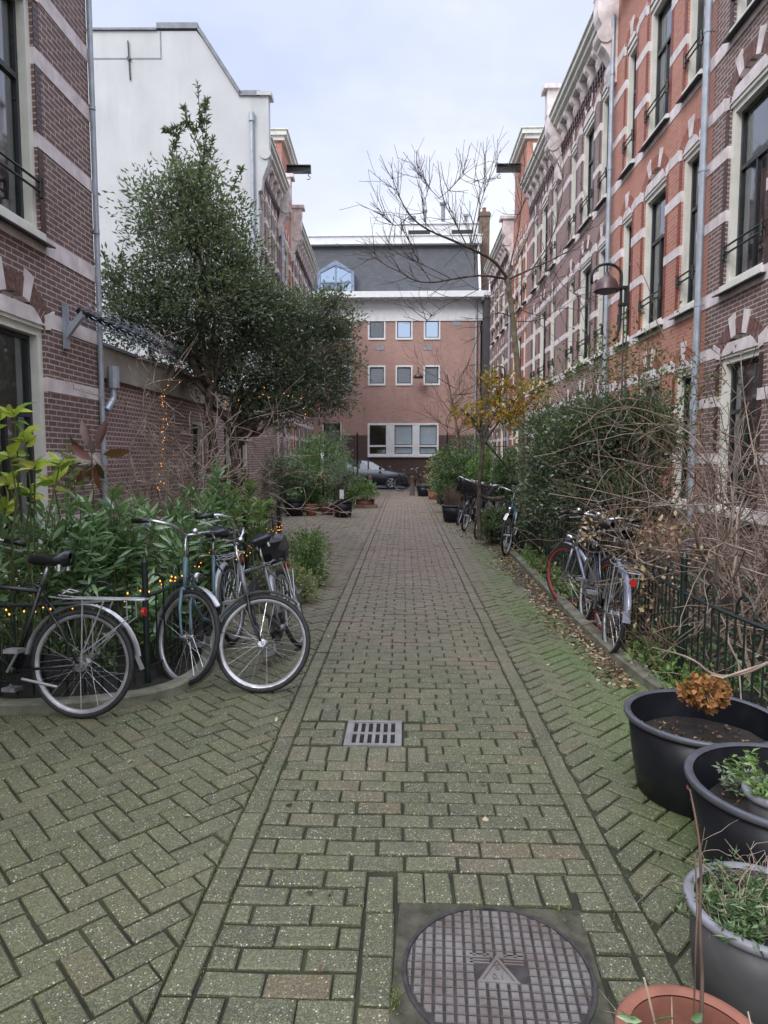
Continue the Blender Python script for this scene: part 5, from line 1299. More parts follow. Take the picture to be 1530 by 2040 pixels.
# yellow green shrub top left
t = thing('aucuba_shrub', 'yellow green broad leaved shrub reaching up before the left window', 'shrub', (-2.75, 4.6, 0)); mb = MB(); P = []; D = []
for px, py in ((28, 800), (50, 850), (20, 880), (105, 935), (70, 905), (-20, 820), (15, 935), (120, 900), (-30, 900), (60, 960), (10, 990)):
    e = atY(px, py+22, 4.35+random.uniform(-.15, .15))-V((-2.75, 4.6, 0)); limb_to(mb, V((random.gauss(0, .06), random.gauss(0, .06), 0)), e, .009, .005, 6, .04)
    for k in range(9): a = k*2.4; P.append(e-V((0, 0, .03*(k//4)))); D.append((math.cos(a), math.sin(a), random.uniform(.1, 1.1)))
mb.build('stems', 'stem', t); leaves('foliage', [tuple(p) for p in P], D, .135, .055, 'aucuba', t, seg=2, curve=.3, fold=.2, jit=.2)
t = thing('variegated_shrub', 'small variegated sprig at the corner of the cream window frame', 'shrub', (XYp(128, 5.2), 5.2, 0)); mb = MB(); P = []; D = []
for k in range(7):
    e = V((random.uniform(-.10, .14), random.uniform(-.1, .1), random.uniform(1.45, 1.68))); limb_to(mb, V((0, 0, 0)), e, .006, .003, 5, .02)
    for j in range(10): a = j*2.4; P.append(e-V((0, 0, .02*j))); D.append((math.cos(a), math.sin(a), .4))
mb.build('stems', 'stem', t); leaves('foliage', [tuple(p) for p in P], D, .09, .03, 'varieg', t, seg=2, jit=.3)
t = thing('red_leaved_plant', 'slender plant with long drooping dark red leaves before the left brick wall', 'plant', (XYp(186, 5.3), 5.3, 0)); mb = MB(); P = []; D = []
top = atY(186, 912, 5.3).z; mb.tube([(0, 0, 0), (.01, 0, top*.5), (0, 0, top-.06), (0, 0, top+.1)], [.009, .007, .006, .003], 6)
for px, py, dx, dz in ((178, 895, -.25, 1.0), (172, 905, -.9, .7), (192, 893, .3, .9), (168, 920, -.8, -.1), (176, 925, -.4, -1.0), (188, 925, .1, -1.1), (192, 922, .35, -1.0), (182, 925, -.15, -1.1), (205, 905, .8, .1), (186, 905, -.1, 1.0), (184, 918, -.6, .4)):
    q = atY(px, py, 5.3)-V((XYp(186, 5.3), 5.3, 0)); mb.tube([(0, 0, q.z), q], .002, 3); P.append(tuple(q)); D.append((dx, random.uniform(-.3, .1), dz))
mb.build('stem', 'twigr', t); leaves('foliage', P, D, .22, .075, 'redleaf', t, seg=2, curve=.15, fold=.12, jit=.05, face=(.2, -1, .15))
# ground cover of the beds
def cover(name, label, n, gen, ln, wd, mat, up=.9, seg=1):
    P = np.array([gen() for _ in range(n)]); D = RNG.normal(0, .6, (n, 3))+np.array([0, 0, up]); o = leaves(name, P, D, ln, wd, mat, None, seg=seg); tag(o, label, 'ground cover', kind='stuff')
def g1():
    y = random.uniform(4.35, 11); x0 = -1.85 if y > 5 else -2.0; return (random.uniform(-3.7, x0), y, .05+abs(random.gauss(0, .13)))
cover('ground_cover', 'low green ground cover in the left front garden bed', 5200, g1, .07, .032, 'ivy')
def g2():
    y = random.uniform(2.2, 16)**1.0; y = 2.2+13.8*random.random()**1.6; return (2.05+2.2*random.random()**1.4+(.12 if y < 4 else 0), y, .04+abs(random.gauss(0, .10)))
cover('ground_cover', 'ivy and weeds growing along the foot of the right fence', 7500, g2, .065, .036, 'ivy')
def g2b():
    y = random.choice([4.4, 5.0, 7.6, 8.4, 9.2, 10.0])+random.gauss(0, .22); return (1.86+random.gauss(0, .07), y, .06+abs(random.gauss(0, .09)))
cover('ground_cover', 'small leafy weeds pushing out over the right kerb', 1600, g2b, .05, .03, 'fresh')
# leaf litter: thick along the right kerb, scattered elsewhere
P = []
for i in range(2600):
    y = 4.6+10*random.random()**1.2; xk = 1.63+.02*(y-5)*(y > 6)*.5; x = xk-abs(random.gauss(0, .13+.05*math.sin(y*2.1)))
    P.append((x, y, .004+.01*random.random()))
for i in range(170): P.append((random.uniform(-1.6, 1.6), random.uniform(1.6, 24), .006))
for i in range(700): P.append((random.gauss(1.3, .22), random.uniform(13, 20), .006))
for i in range(700): P.append((random.uniform(1.7, 2.0), random.uniform(3.0, 12), .06+random.random()*.02))
n = len(P); D = np.stack([RNG.normal(0, 1, n), RNG.normal(0, 1, n), RNG.normal(0, .18, n)], 1)
tag(leaves('fallen_leaves', P, D, .042, .024, 'litter', None, jit=.05, fold=.1), 'fallen brown and yellow leaves drifted along the right kerb', 'leaf litter', kind='stuff')
mb = MB()
for i in range(1500):
    y = 4.8+6*random.random(); x = 1.62-abs(random.gauss(0, .10)); s = random.uniform(.003, .009)
    mb.lathe([(0, s), (s, 0), (0, -s*.3)], (x, y, .0), 4)
tag(mb.build('dirt_crumbs', 'soil'), 'dark soil crumbs spilled below the right kerb', 'soil', kind='stuff')
mb = MB(); ys = np.linspace(4.9, 10.5, 70); vs = []
for i, y in enumerate(ys):
    xk = 1.64+.02*max(0, y-6.6)/2.4; w_ = (.12+.10*math.sin(y*1.7)+.06*math.sin(y*5.3)+random.gauss(0, .02))*min(1, (y-4.88)*1.2)*min(1, (10.55-y)); w_ = max(.01, w_)
    vs += [(xk, y, .007), (xk-w_*.6, y, .006+random.gauss(0, .0015)), (xk-w_, y, .003)]
mb.add(vs, [(i*3+k, i*3+k+1, (i+1)*3+k+1, (i+1)*3+k) for i in range(69) for k in range(2)]); tag(mb.build('soil', 'joint2'), kind='structure')
# grass and moss tufts in the joints
P = []
for c, n_, s in (((MX0+.01, MY0+.28), 60, .03), ((MX1+.03, MY0+.02), 60, .06), ((MX0+.3, MY1), 40, .08), ((MX1-.05, MY1), 40, .05), ((.66, 1.7), 50, .1), ((PXR, 2.4), 50, .15), ((PXR-.1, 3.1), 60, .2)):
    for k in range(n_): P.append((c[0]+random.gauss(0, s*.3), c[1]+random.gauss(0, s), -.005))
for k in range(2600):
    y = 1.4+7*random.random(); x = PXR+random.choice([0, -.105, .3, .6])+random.gauss(0, .02) if k % 2 else PXL+random.choice([0, .105])+random.gauss(0, .01); P.append((x, y, -.008))
n = len(P); D = RNG.normal(0, .45, (n, 3))+np.array([0, 0, 1])
tag(leaves('moss_tufts', P, D, .016, .004, 'grass', None), 'tiny moss and grass tufts in the paving joints', 'moss', kind='stuff')
mb = MB(); c = G(1262, 2034)
for k in range(16):
    a = random.uniform(.3, 2.8); l = random.uniform(.04, .13); mb.tube([c, c+V((math.cos(a)*l*.6, random.uniform(-.03, .05), .02)), c+V((math.cos(a)*l, random.uniform(-.04, .09), .01+math.sin(a)*l*.5))], [.001, .001, .0004], 3)
tag(mb.build('dry_grass_tuft', 'twig'), 'tuft of dry straw growing beside the manhole cover', 'grass')
# --- small shrubs outside the left fence
def bush(name, label, base, blobs, n, ln, wd, mat, stem='stem', cat='shrub', group=None, clump=.05, per=14, nst=14, up=.4, seg=1, tfn=None, shell=.3):
    t = thing(name, label, cat, tuple(base), 0, group); C = clump_leaves('foliage', blobs, n, ln, wd, mat, t, clump=clump, per=per, up=up, seg=seg, tfn=tfn, shell=shell)
    mb = MB(); B = V(base)
    for k in range(nst): limb_to(mb, V((random.gauss(0, .03), random.gauss(0, .03), 0)), V(C[random.randrange(len(C))])-B, .007, .002, 4, .02)
    mb.build('stems', stem, t); return t
t = thing('planter_edge', 'low stone edged bed against the end of the left fence', 'planter', (-1.48, 7.8, 0)); mb = MB()
mb.box((.30, -1.0, -.02), (.37, 1.3, .16)); mb.box((-.30, -1.07, -.02), (.37, -1.001, .16)); mb.build('edging', 'terra' if False else 'kerb', t)
mb = MB(); mb.box((-.32, -1.0, -.01), (.30, 1.3, .12)); mb.build('soil', 'soil', t)
bush('green_shrub', 'fresh green rounded shrub at the end of the left fence', (-1.30, 8.3, .12), [blob(612, 1090, 8.3, 40, 34), blob(604, 1130, 8.2, 44, 34), blob(628, 1140, 8.2, 22, 28, None, .6)], 3400, .048, .017, 'fresh')
bush('variegated_shrub', 'pale variegated low shrub behind the front bicycle wheel', (-1.50, 7.4, .12), [blob(548, 1135, 7.5, 36, 34), blob(578, 1160, 7.3, 40, 30), blob(610, 1180, 7.3, 26, 24, None, .7), blob(590, 1200, 7.2, 34, 18, None, .6)], 3000, .042, .020, 'varieg', stem='twigr')
bush('red_flowering_plant', 'small red flowered plant inside the far fence corner', (-2.3, 9.8, 0), [blob(545, 1085, 9.8, 16, 18)], 260, .035, .03, 'redleaf', stem='stem', cat='plant')
# --- right side: leaning bare tree
def pp(px, py, Y): return atY(px, py, Y)
t = thing('bare_tree', 'leaning bare tree with long upswept twigs on the right', 'tree', (pp(1042, 900, 12.6).x, 12.6, 0)); B = V(t.location); mb = MB()
tr = [B.copy(), pp(1040, 860, 12.6), pp(1036, 780, 12.6), pp(1028, 700, 12.5), pp(1020, 620, 12.5), pp(1010, 552, 12.5)]
mb.tube([p-B for p in smooth_path(tr, 1)], [.095]+[.095-.035*i/8 for i in range(1, 10)][:len(smooth_path(tr, 1))-1], 10, cap=False) if False else None
sp1 = smooth_path(tr, 1); mb.tube([p-B for p in sp1], [.068-.026*i/(len(sp1)-1) for i in range(len(sp1))], 10, cap=False)
mb.build('trunk', 'barkl', t, True); mb = MB()
limbs = [([(1012, 556, 12.5), (985, 518, 12.3), (940, 496, 12.0), (900, 478, 11.8), (850, 458, 11.6), (815, 430, 11.4), (792, 385, 11.3), (778, 342, 11.2)], .045),
 ([(1010, 556, 12.5), (960, 547, 12.3), (900, 556, 12.2), (860, 564, 12.1), (825, 560, 12.0), (795, 540, 12.0), (765, 528, 12.0), (747, 505, 12.0)], .032),
 ([(1014, 556, 12.5), (1060, 535, 12.6), (1100, 518, 12.7), (1150, 490, 12.8), (1180, 440, 12.9)], .030),
 ([(1012, 556, 12.5), (1020, 510, 12.6), (1035, 455, 12.7), (1040, 380, 12.7), (1046, 318, 12.8)], .026),
 ([(1012, 556, 12.5), (1045, 490, 12.8), (1072, 420, 13.0), (1090, 340, 13.1)], .022), ([(1060, 535, 12.6), (1100, 480, 12.8), (1120, 400, 12.9), (1122, 350, 12.9)], .016), ([(1025, 640, 12.5), (1075, 640, 12.7), (1120, 610, 12.8), (1160, 620, 12.9)], .012), ([(1100, 518, 12.7), (1110, 560, 12.8), (1150, 590, 12.9)], .01),
 ([(938, 496, 12.0), (952, 440, 12.1), (960, 390, 12.2), (992, 322, 12.2)], .018), ([(930, 490, 12.0), (905, 440, 12.0), (882, 400, 11.9), (872, 320, 11.9)], .018),
 ([(935, 492, 12.0), (948, 420, 12.0), (965, 355, 12.1)], .014), ([(850, 458, 11.6), (842, 420, 11.5), (856, 362, 11.5)], .010), ([(815, 430, 11.4), (790, 455, 11.3), (766, 430, 11.2)], .010), ([(875, 395, 11.9), (905, 370, 11.9), (922, 345, 11.9)], .009), ([(875, 395, 11.9), (850, 370, 11.9), (838, 352, 11.9)], .009),
 ([(1022, 632, 12.5), (990, 620, 12.3), (965, 640, 12.1), (945, 690, 12.0), (930, 730, 11.9)], .016), ([(1024, 628, 12.5), (1060, 600, 12.6), (1100, 560, 12.7)], .012),
 ([(860, 564, 12.1), (835, 525, 12.0), (820, 490, 12.0), (800, 455, 12.0)], .011), ([(945, 548, 12.3), (945, 500, 12.3)], .012), ([(900, 556, 12.2), (850, 530, 12.1), (810, 515, 12.1), (765, 488, 12.1)], .012), ([(990, 555, 12.4), (930, 590, 12.3), (880, 610, 12.3), (850, 640, 12.2)], .010), ([(950, 600, 12.2), (1000, 590, 12.4)], .01)]
for pts, r in limbs:
    Q = smooth_path([pp(*q)-B for q in pts], 2); n = len(Q); r *= .78; mb.tube(Q, [r+(.004-r)*(i/(n-1))**.8 for i in range(n)], 7, cap=False)
    for k in range(int(7+n*.34)):
        i = random.randint(n//4, n-1); b = Q[i]; dd = (Q[i]-Q[i-1]).normalized(); s = 1 if random.random() < .78 else -1
        nd = dd*.7+V((random.gauss(-.15, .4), random.gauss(0, .35), s*random.uniform(.2, 1.0)))
        grow(mb, b, nd, random.uniform(.25, .6), random.uniform(.005, .0075), 1, 8, .055, .035, 2, .55, .6, .6, 4, minr=.0034)
mb.build('branches', 'bark', t, True)
# --- orange leaved small tree by the cluster of bicycles
t = thing('orange_leaved_tree', 'small crooked tree with orange and yellow leaves over the parked bicycles', 'tree', (pp(955, 1000, 11.4).x, 11.4, 0)); B = V(t.location); mb = MB()
Yt = 11.4
for pts, r in (([(955, 1075, Yt), (954, 990, Yt), (956, 940, Yt), (964, 885, Yt), (952, 845, Yt), (930, 822, Yt), (918, 815, Yt)], .042), ([(964, 885, Yt), (984, 852, Yt), (1008, 826, Yt), (1034, 785, Yt)], .022), ([(960, 900, Yt), (966, 860, Yt), (990, 820, Yt), (1000, 770, Yt)], .018),
               ([(1046, 985, Yt+.4), (1010, 930, Yt+.3), (975, 890, Yt), (946, 850, Yt)], .026), ([(1005, 992, Yt), (975, 995, Yt), (957, 985, Yt)], .045), ([(1008, 826, Yt), (1045, 815, Yt), (1075, 780, Yt)], .012), ([(960, 850, Yt), (962, 800, Yt), (950, 760, Yt)], .012)):
    Q = smooth_path([pp(*q)-B for q in pts], 2); n = len(Q); mb.tube(Q, [r+(r*.35-r)*i/(n-1) for i in range(n)], 8, cap=False)
    for k in range(8): grow(mb, Q[random.randint(n//2, n-1)], V((random.gauss(0, .6), random.gauss(0, .6), .6)), random.uniform(.2, .6), .006, 1, 4, .15, .03, 2, .7, .6, .6, 4)
mb.build('trunk', 'bark', t, True)
clump_leaves('crown', [blob(925, 822, Yt, 28, 17), blob(958, 830, Yt, 22, 16), blob(985, 765, Yt, 36, 24), blob(1000, 800, Yt, 40, 24), blob(1015, 835, Yt, 38, 26), blob(1050, 790, Yt, 34, 28), blob(1075, 770, Yt, 24, 18, None, .5)], 820, .095, .055, 'autumn', t, clump=.075, per=7, shell=.1, up=-.1)
t = thing('bare_tree', 'small dark twiggy tree in front of the salmon office wall', 'tree', (pp(912, 1000, 20).x, 20, 0)); mb = MB()
mb.tube([(0, 0, 0), (0, 0, 2.2), (-.15, 0, 3.0), (-.35, 0, 4.0)], [.05, .04, .03, .02], 7, cap=False)
for k in range(22): grow(mb, V((-.05-.3*random.random(), 0, random.uniform(1.8, 4.0))), V((random.gauss(-.2, .9), random.gauss(0, .5), random.uniform(.1, .9))), random.uniform(.7, 1.3), .013, 2, 6, .1, .05, 4, .6, .6, .6, 4, minr=.003)
mb.build('branches', 'twigr', t, True)
# --- the dark bush and the great tangle of bare stems, right
Yb = 8.6
bush('evergreen_shrub', 'large dark glossy evergreen bush behind the right fence', (2.5, 8.8, 0), [blob(1105, 880, 9.2, 66, 62), blob(1110, 960, 9.0, 70, 66), blob(1180, 900, 8.6, 90, 90), blob(1250, 880, 8.4, 80, 80), blob(1200, 845, 8.6, 90, 50), blob(1290, 855, 8.2, 50, 60), blob(1190, 990, 8.4, 90, 60), blob(1120, 1020, 8.8, 50, 34, None, .7), blob(1260, 990, 8.0, 70, 60)], 24000, .066, .034, 'ever', stem='bark', clump=.10, per=20, nst=60, tfn=lambda P: -.02+0*P[:, 0])
bush('evergreen_shrub', 'small dark leafy bush beside the teal bicycle', (2.1, 10.9, 0), [blob(1068, 985, 10.9, 30, 34), blob(1060, 1040, 10.8, 24, 30)], 2600, .06, .034, 'ever', stem='bark', tfn=lambda P: .15+0*P[:, 0])
bush('rose_shrub', 'loose leafy shoots rising above the dark evergreen bush', (2.75, 8.2, 0), [blob(1130, 760, 8.8, 70, 34, None, .8), blob(1200, 730, 8.5, 90, 40), blob(1280, 730, 8.0, 80, 50), blob(1330, 760, 7.6, 60, 50), blob(1180, 680, 8.5, 60, 40, None, .4), blob(1290, 670, 8.0, 60, 50, None, .5), blob(1400, 740, 7.2, 50, 40, None, .6), blob(1340, 860, 7.3, 60, 60, None, .7), blob(1420, 830, 6.8, 50, 40, None, .5)], 1500, .055, .026, 'rose', stem='twigr', clump=.09, per=7, nst=70, tfn=lambda P: .1+0*P[:, 0])
t = thing('bare_shrub', 'huge tangle of bare brown stems leaning over the right fence', 'shrub', (2.75, 5.6, 0)); B = V(t.location); mb = MB(); mt = MB()
for k in range(50):
    b = V((random.uniform(-.45, .9), random.uniform(-1.1, 1.3), 0)); grow(mb if k % 3 else mt, b, V((random.gauss(-.22, .42), random.gauss(-.1, .4), 1.0)), random.uniform(1.0, 1.75), random.uniform(.010, .018), 2, 8, .17, -.015, 4, .75, .62, .62, 5, minr=.0030)
for k in range(7):   # arching out to the left, over the fence
    b = V((random.uniform(-.3, .5), random.uniform(-1.0, .4), random.uniform(1.0, 1.6))); grow(mb if k % 2 else mt, b, V((-1, random.gauss(-.2, .5), random.uniform(-.05, .75))), random.uniform(.8, 1.3), random.uniform(.007, .011), 2, 8, .16, -.01, 2, .6, .6, .6, 5, minr=.0028)
ws = [([(1530, 1148, 4.6), (1400, 1105, 5.0), (1290, 1095, 5.3), (1200, 1060, 5.6)], .007), ([(1480, 1000, 5.2), (1330, 1010, 5.4), (1220, 985, 5.7), (1130, 962, 6.0)], .007), ([(1450, 930, 5.4), (1320, 935, 5.6), (1240, 915, 5.8), (1180, 905, 6.1)], .006), ([(1500, 1100, 4.6), (1380, 1060, 4.9), (1310, 1120, 5.1), (1220, 1130, 5.3)], .007),
      ([(1450, 1000, 5.0), (1400, 880, 5.2), (1330, 835, 5.5), (1260, 885, 5.8)], .008), ([(1530, 1320, 3.1), (1480, 1345, 3.15), (1420, 1348, 3.2), (1380, 1310, 3.3), (1300, 1290, 3.6)], .009), ([(1530, 1010, 4.2), (1500, 900, 4.3), (1480, 780, 4.4), (1475, 700, 4.5)], .006), ([(1440, 1180, 4.6), (1400, 1235, 4.4), (1375, 1280, 4.3), (1395, 1240, 4.2)], .008)]
for pts, r in ws:
    Q = smooth_path([pp(*q)-B for q in pts], 2); n = len(Q); mb.tube(Q, [r+(r*.4-r)*i/(n-1) for i in range(n)], 6, cap=False)
mb.build('stems', 'twigg', t, True); mt.build('older_stems', 'twigr', t, True)
clump_leaves('dead_leaves', [blob(1230, 1060, 6.2, 70, 34), blob(1330, 1080, 5.6, 70, 40), blob(1300, 1170, 5.2, 50, 60)], 420, .05, .035, 'litter', t, clump=.06, per=6, tfn=lambda P: .35+0*P[:, 0])
t = thing('low_twiggy_shrub', 'low red brown twiggy shrub at the fence beside the nearest right bicycle', 'shrub', (2.0, 5.0, 0)); mb = MB()
for k in range(34): grow(mb, V((random.uniform(-.15, .2), random.uniform(-.25, .3), 0)), V((random.gauss(-.15, .6), random.gauss(0, .5), .8)), random.uniform(.25, .5), .004, 2, 4, .2, 0, 3, .7, .65, .6, 3, minr=.0014)
mb.build('stems', 'twigr', t)
bush('evergreen_shrub', 'bushy green shrub beyond the dark evergreen on the right', (3.3, 13.5, 0), [blob(1090, 930, 13.6, 34, 40), blob(1060, 900, 14, 30, 36), blob(1110, 850, 13.5, 40, 40)], 3000, .06, .03, 'ivy', stem='bark')
# dead hydrangea head
c = pp(1404, 1378, 3.2); t = thing('dried_hydrangea', 'dried brown hydrangea head hanging over the largest black tub', 'flower head', tuple(c))
P = unit(RNG.normal(0, 1, (640, 3)))*RNG.uniform(.55, 1.0, (640, 1))*np.array([.115, .10, .085]); leaves('petals', P, P+RNG.normal(0, .03, P.shape), .032, .030, 'dryflower', t, jit=.8, seg=1, fold=.3)
mb = MB(); mb.tube([(0, 0, .02), V((.02, -.02, .09)), pp(1440, 1350, 3.18)-c, pp(1530, 1320, 3.1)-c, pp(1600, 1290, 3.1)-c], .005, 6)
for k in range(40):
    d = unit(RNG.normal(0, 1, (1, 3)))[0]*.08; mb.tube([(0, 0, .02), tuple(d)], .0012, 3)
mb.build('stalk', 'twig', t)
# ------------------------------------------------------------------ pots
def pot(label, x, y, r, h, mat, rimmat, taper=.78, soil=.12, group=None, lip=.022, cat='plant pot', name='plant_pot', dx=1.0, z0=0.0):
    t = thing(name, label, cat, (x, y, z0), 0, group); n = 48 if y < 5 else 20
    rb = r*taper; mb = MB()
    mb.lathe([(.0, 0), (rb*.96, 0), (rb, .01), (rb+(r-rb)*.5, h*.5), (r-.012, h-.03), (r-.012, h-.03)], n=n, sx=dx); mb.lathe([(r-.022, h-.01), (r-.03, h*.6), (rb*.97-.01, .03), (0, .03)], n=n, sx=dx); mb.build('body', mat, t, True)
    mb = MB(); mb.lathe([(r-.012, h-.028), (r+lip*.2, h-.026), (r+lip*.42, h-.016), (r+lip*.42, h-.005), (r+lip*.2, h), (r-.008, h+.001), (r-.022, h-.006)], n=n, sx=dx); mb.build('rim', rimmat, t, True)
    mb = MB(); k = (h-soil)/h; rs = (rb+(r-rb)*k)*.93
    vs = [(0, 0, h-soil+.01)]; 
    for rr_ in (.5, 1.0):
        for i in range(16): a = 2*PI*i/16; vs.append((rs*rr_*math.cos(a)*dx, rs*rr_*math.sin(a), h-soil+random.gauss(0, .006)))
    fs = [(0, 1+i, 1+(i+1) % 16) for i in range(16)]+[(1+i, 17+i, 17+(i+1) % 16, 1+(i+1) % 16) for i in range(16)]
    mb.add(vs, fs); mb.build('soil', 'soil', t)
    if r > .2 and y < 5:
        q = [(random.uniform(-rs, rs)*.7, random.uniform(-rs, rs)*.7, h-soil+.014) for _ in range(110)]
        leaves('debris', q, [(random.gauss(0, 1), random.gauss(0, 1), random.gauss(0, .15)) for _ in q], .026, .012, 'litter', t, jit=.05, tint=RNG.uniform(0, .7, len(q)))
    return t
GP = 'black tubs at the right front'
pot('largest black plastic tub holding bare soil, under the hydrangea head', 1.415, 3.14, .345, .385, 'tub', 'tubrim', .82, .13, GP)
pot('second black tub cut off by the right edge', 1.405, 2.40, .345, .42, 'tub', 'tubrim', .80, .15, GP)
pot('grey plastic pot full of grass and ferns nearest the lower right edge', 1.055, 1.91, .205, .29, 'greypot', 'greyrim', .86, .05)
pot('small grey pot with ferny leaves standing inside the second black tub', 1.27, 2.24, .10, .20, 'greypot', 'greyrim', .75, .03, z0=.27)
pot('terracotta pot half cut off by the bottom edge', .665, 1.45, .165, .27, 'terra', 'terra', .75, .08)
def sprigs(name, label, base, n, h, ln, wd, mat, spread, cat='plant', group=None, per=12, stem='stem', lean=.5):
    t = thing(name, label, cat, tuple(base), 0, group); mb = MB(); P = []; D = []
    for k in range(n):
        a = random.uniform(0, 2*PI); r = spread*math.sqrt(random.random()); b = V((r*math.cos(a)*.6, r*math.sin(a)*.6, 0)); e = b+V((math.cos(a)*r*lean, math.sin(a)*r*lean, h*random.uniform(.5, 1.1)))
        mb.tube([b, (b+e)/2+V((random.gauss(0, .01), random.gauss(0, .01), 0)), e], [.0015, .0012, .0006] if h < .4 else [.004, .003, .0015], 3)
        for j in range(per): s = .3+.7*random.random(); P.append(tuple(b.lerp(e, s))); D.append((random.gauss(0, 1), random.gauss(0, 1), .4))
    mb.build('stems', stem, t); leaves('foliage', P, D, ln, wd, mat, t); return t
sprigs('fern_plant', 'ferns and grass spilling in the grey plastic pot', (1.055, 1.91, .22), 90, .09, .032, .008, 'ivy', .19, per=22, lean=.7)
t = thing('dry_grass_clump', 'dry curled straw in the back of the grey plastic pot', 'grass', (1.03, 2.0, .24)); mb = MB()
for k in range(40):
    p = V((random.uniform(-.12, .14), random.gauss(0, .04), 0)); grow(mb, p, V((random.gauss(-.2, .6), random.gauss(0, .5), .8)), random.uniform(.08, .2), .0013, 1, 5, .3, -.12, 2, .8, .6, .7, 3, minr=.0006)
mb.build('straws', 'twig', t)
sprigs('seedling', 'tiny yellow green seedling in the largest black tub', (1.37, 3.0, .262), 3, .05, .03, .016, 'aucuba', .02, per=3)
sprigs('seedling', 'tiny pale seedling in the right half of the largest black tub', (1.52, 2.98, .262), 3, .04, .02, .01, 'varieg', .02, per=3)
sprigs('herb_plant', 'grey green herb in the second black tub', (1.36, 2.60, .27), 30, .10, .035, .014, 'olive', .12, per=9)
sprigs('fern_plant', 'ferny leaves in the small grey pot inside the black tub', (1.27, 2.24, .44), 26, .09, .035, .012, 'fresh', .11, per=10, lean=1.1)
t = thing('budding_stem', 'thin dark budding stem rising from the terracotta pot', 'plant', (.70, 1.50, .19)); mb = MB(); B = V(t.location)
Q = [V((0, 0, 0)), pp(1400, 1960, 1.5)-B, pp(1393, 1840, 1.52)-B, pp(1398, 1720, 1.55)-B, pp(1388, 1640, 1.56)-B, pp(1374, 1572, 1.58)-B]; q2 = smooth_path(Q, 2); mb.tube(q2, [.0055-.004*i/len(q2) for i in range(len(q2))], 6)
Q = [V((-.01, .01, 0)), pp(1385, 1900, 1.46)-B, pp(1390, 1800, 1.47)-B, pp(1384, 1700, 1.5)-B]; q2 = smooth_path(Q, 2); mb.tube(q2, .0022, 5)
mb.build('stem', 'twigr', t, True); leaves('buds', [tuple(pp(px, py, 1.56)-B) for px, py in ((1374, 1575), (1377, 1600), (1382, 1618), (1390, 1650), (1397, 1690))], [(random.gauss(0, .3), 0, 1) for _ in range(5)], .014, .007, 'redleaf', t)
t = thing('dry_stalks', 'pale dry stalks and a few leaves in the terracotta pot', 'plant', (.62, 1.43, .17)); mb = MB(); B = V(t.location)
for a, b, r in (((1310, 2060, 1.4), (1283, 1948, 1.42), .0025), ((1340, 2080, 1.4), (1338, 1985, 1.45), .0014), ((1500, 2060, 1.4), (1490, 2015, 1.42), .002)): mb.tube([pp(*a)-B, pp(*b)-B], r, 5)
mb.build('stalks', 'twig', t); leaves('foliage', [tuple(pp(px, py, 1.40)-B) for px, py in ((1280, 2035), (1268, 2030), (1375, 2030), (1300, 2038))], [(-1, 0, .3), (-1, .2, .1), (.6, 0, .3), (.8, 0, .3)], .05, .02, 'laurel', t, seg=2)
# ------------------------------------------------------------------ the far gardens
def gp(px, py): g = G(px, py); return g.x, g.y
x, y = gp(683, 1030); pot('black square shouldered tub with a white label, left of the path', x, y, .27, .42, 'tub', 'tub', .82)
bush('olive_tree', 'round grey green olive tree in the labelled black tub', (x, y, .35), [blob(678, 935, y, 38, 34), blob(660, 950, y, 24, 24), blob(700, 950, y, 22, 24)], 2400, .06, .012, 'olive', stem='bark', cat='tree')
mb = MB(); mb.box((x-.06, y-.225, .50), (x+.05, y-.22, .74)); tag(mb.build('plant_tag', 'label'), 'white tag on the trunk above the black tub', 'tag')
mb = MB(); mb.tube([(0, 0, 0), (.01, 0, .3), (0, 0, .62)], [.035, .03, .022], 7)
o = mb.build('stake', 'bark', None, loc=(x, y, .3)); tag(o, 'short stake beside the white plant tag', 'stake')
x, y = gp(650, 1027); pot('dark red pot beside the labelled black tub', x, y+.25, .2, .27, 'redpot', 'redpot', .8)
sprigs('herb_plant', 'low green plant in the dark red pot', (x, y+.25, .2), 20, .3, .07, .02, 'ivy', .2)
x, y = gp(727, 1012); pot('low wooden coloured trough on the path edge at left', x, y+.2, .30, .26, 'redpot', 'redpot', .95)
bush('leafy_plant', 'pale green leafy plant overflowing the low trough', (x, y+.2, .2), [blob(728, 978, y+.2, 26, 16), blob(718, 968, y+.3, 18, 16)], 1500, .08, .03, 'fresh', cat='plant')
mb = MB(); mb.box((-.35, -.25, 0), (.35, .25, .10)); tag(mb.build('wooden_pallet', 'wood', None, loc=(x+.02, y+.1, 0)), 'small wooden pallet under the low trough', 'pallet')
for px, py, w_, h_, Y, n, mat, nm, lab in ((640, 930, 50, 60, 20.5, 5200, 'ivy', 'green_shrub', 'dense green shrub behind the left pots'), (598, 950, 44, 50, 19.8, 3600, 'fresh', 'green_shrub', 'loose light green shrub in the far left garden'), (665, 885, 32, 34, 24, 2600, 'olive', 'olive_shrub', 'grey green olive crown before the office door'),
        (625, 905, 40, 40, 23, 2600, 'ivy', 'green_shrub', 'green shrub behind the light one in the far left garden'), (690, 988, 16, 20, 22, 1500, 'fresh', 'green_shrub', 'low green shrub behind the low trough')):
    c = atY(px, py, Y); n = int(n*1.25); bush(nm, lab, (c.x, Y, 0), [blob(px, py, Y, w_, h_), blob(px+w_*.3, py+h_*.8, Y, w_*.7, h_*.5), blob(px-w_*.3, py+h_*.7, Y-.2, w_*.7, h_*.6)], n, .10, .036 if mat != 'olive' else .02, mat, stem='bark', nst=24)
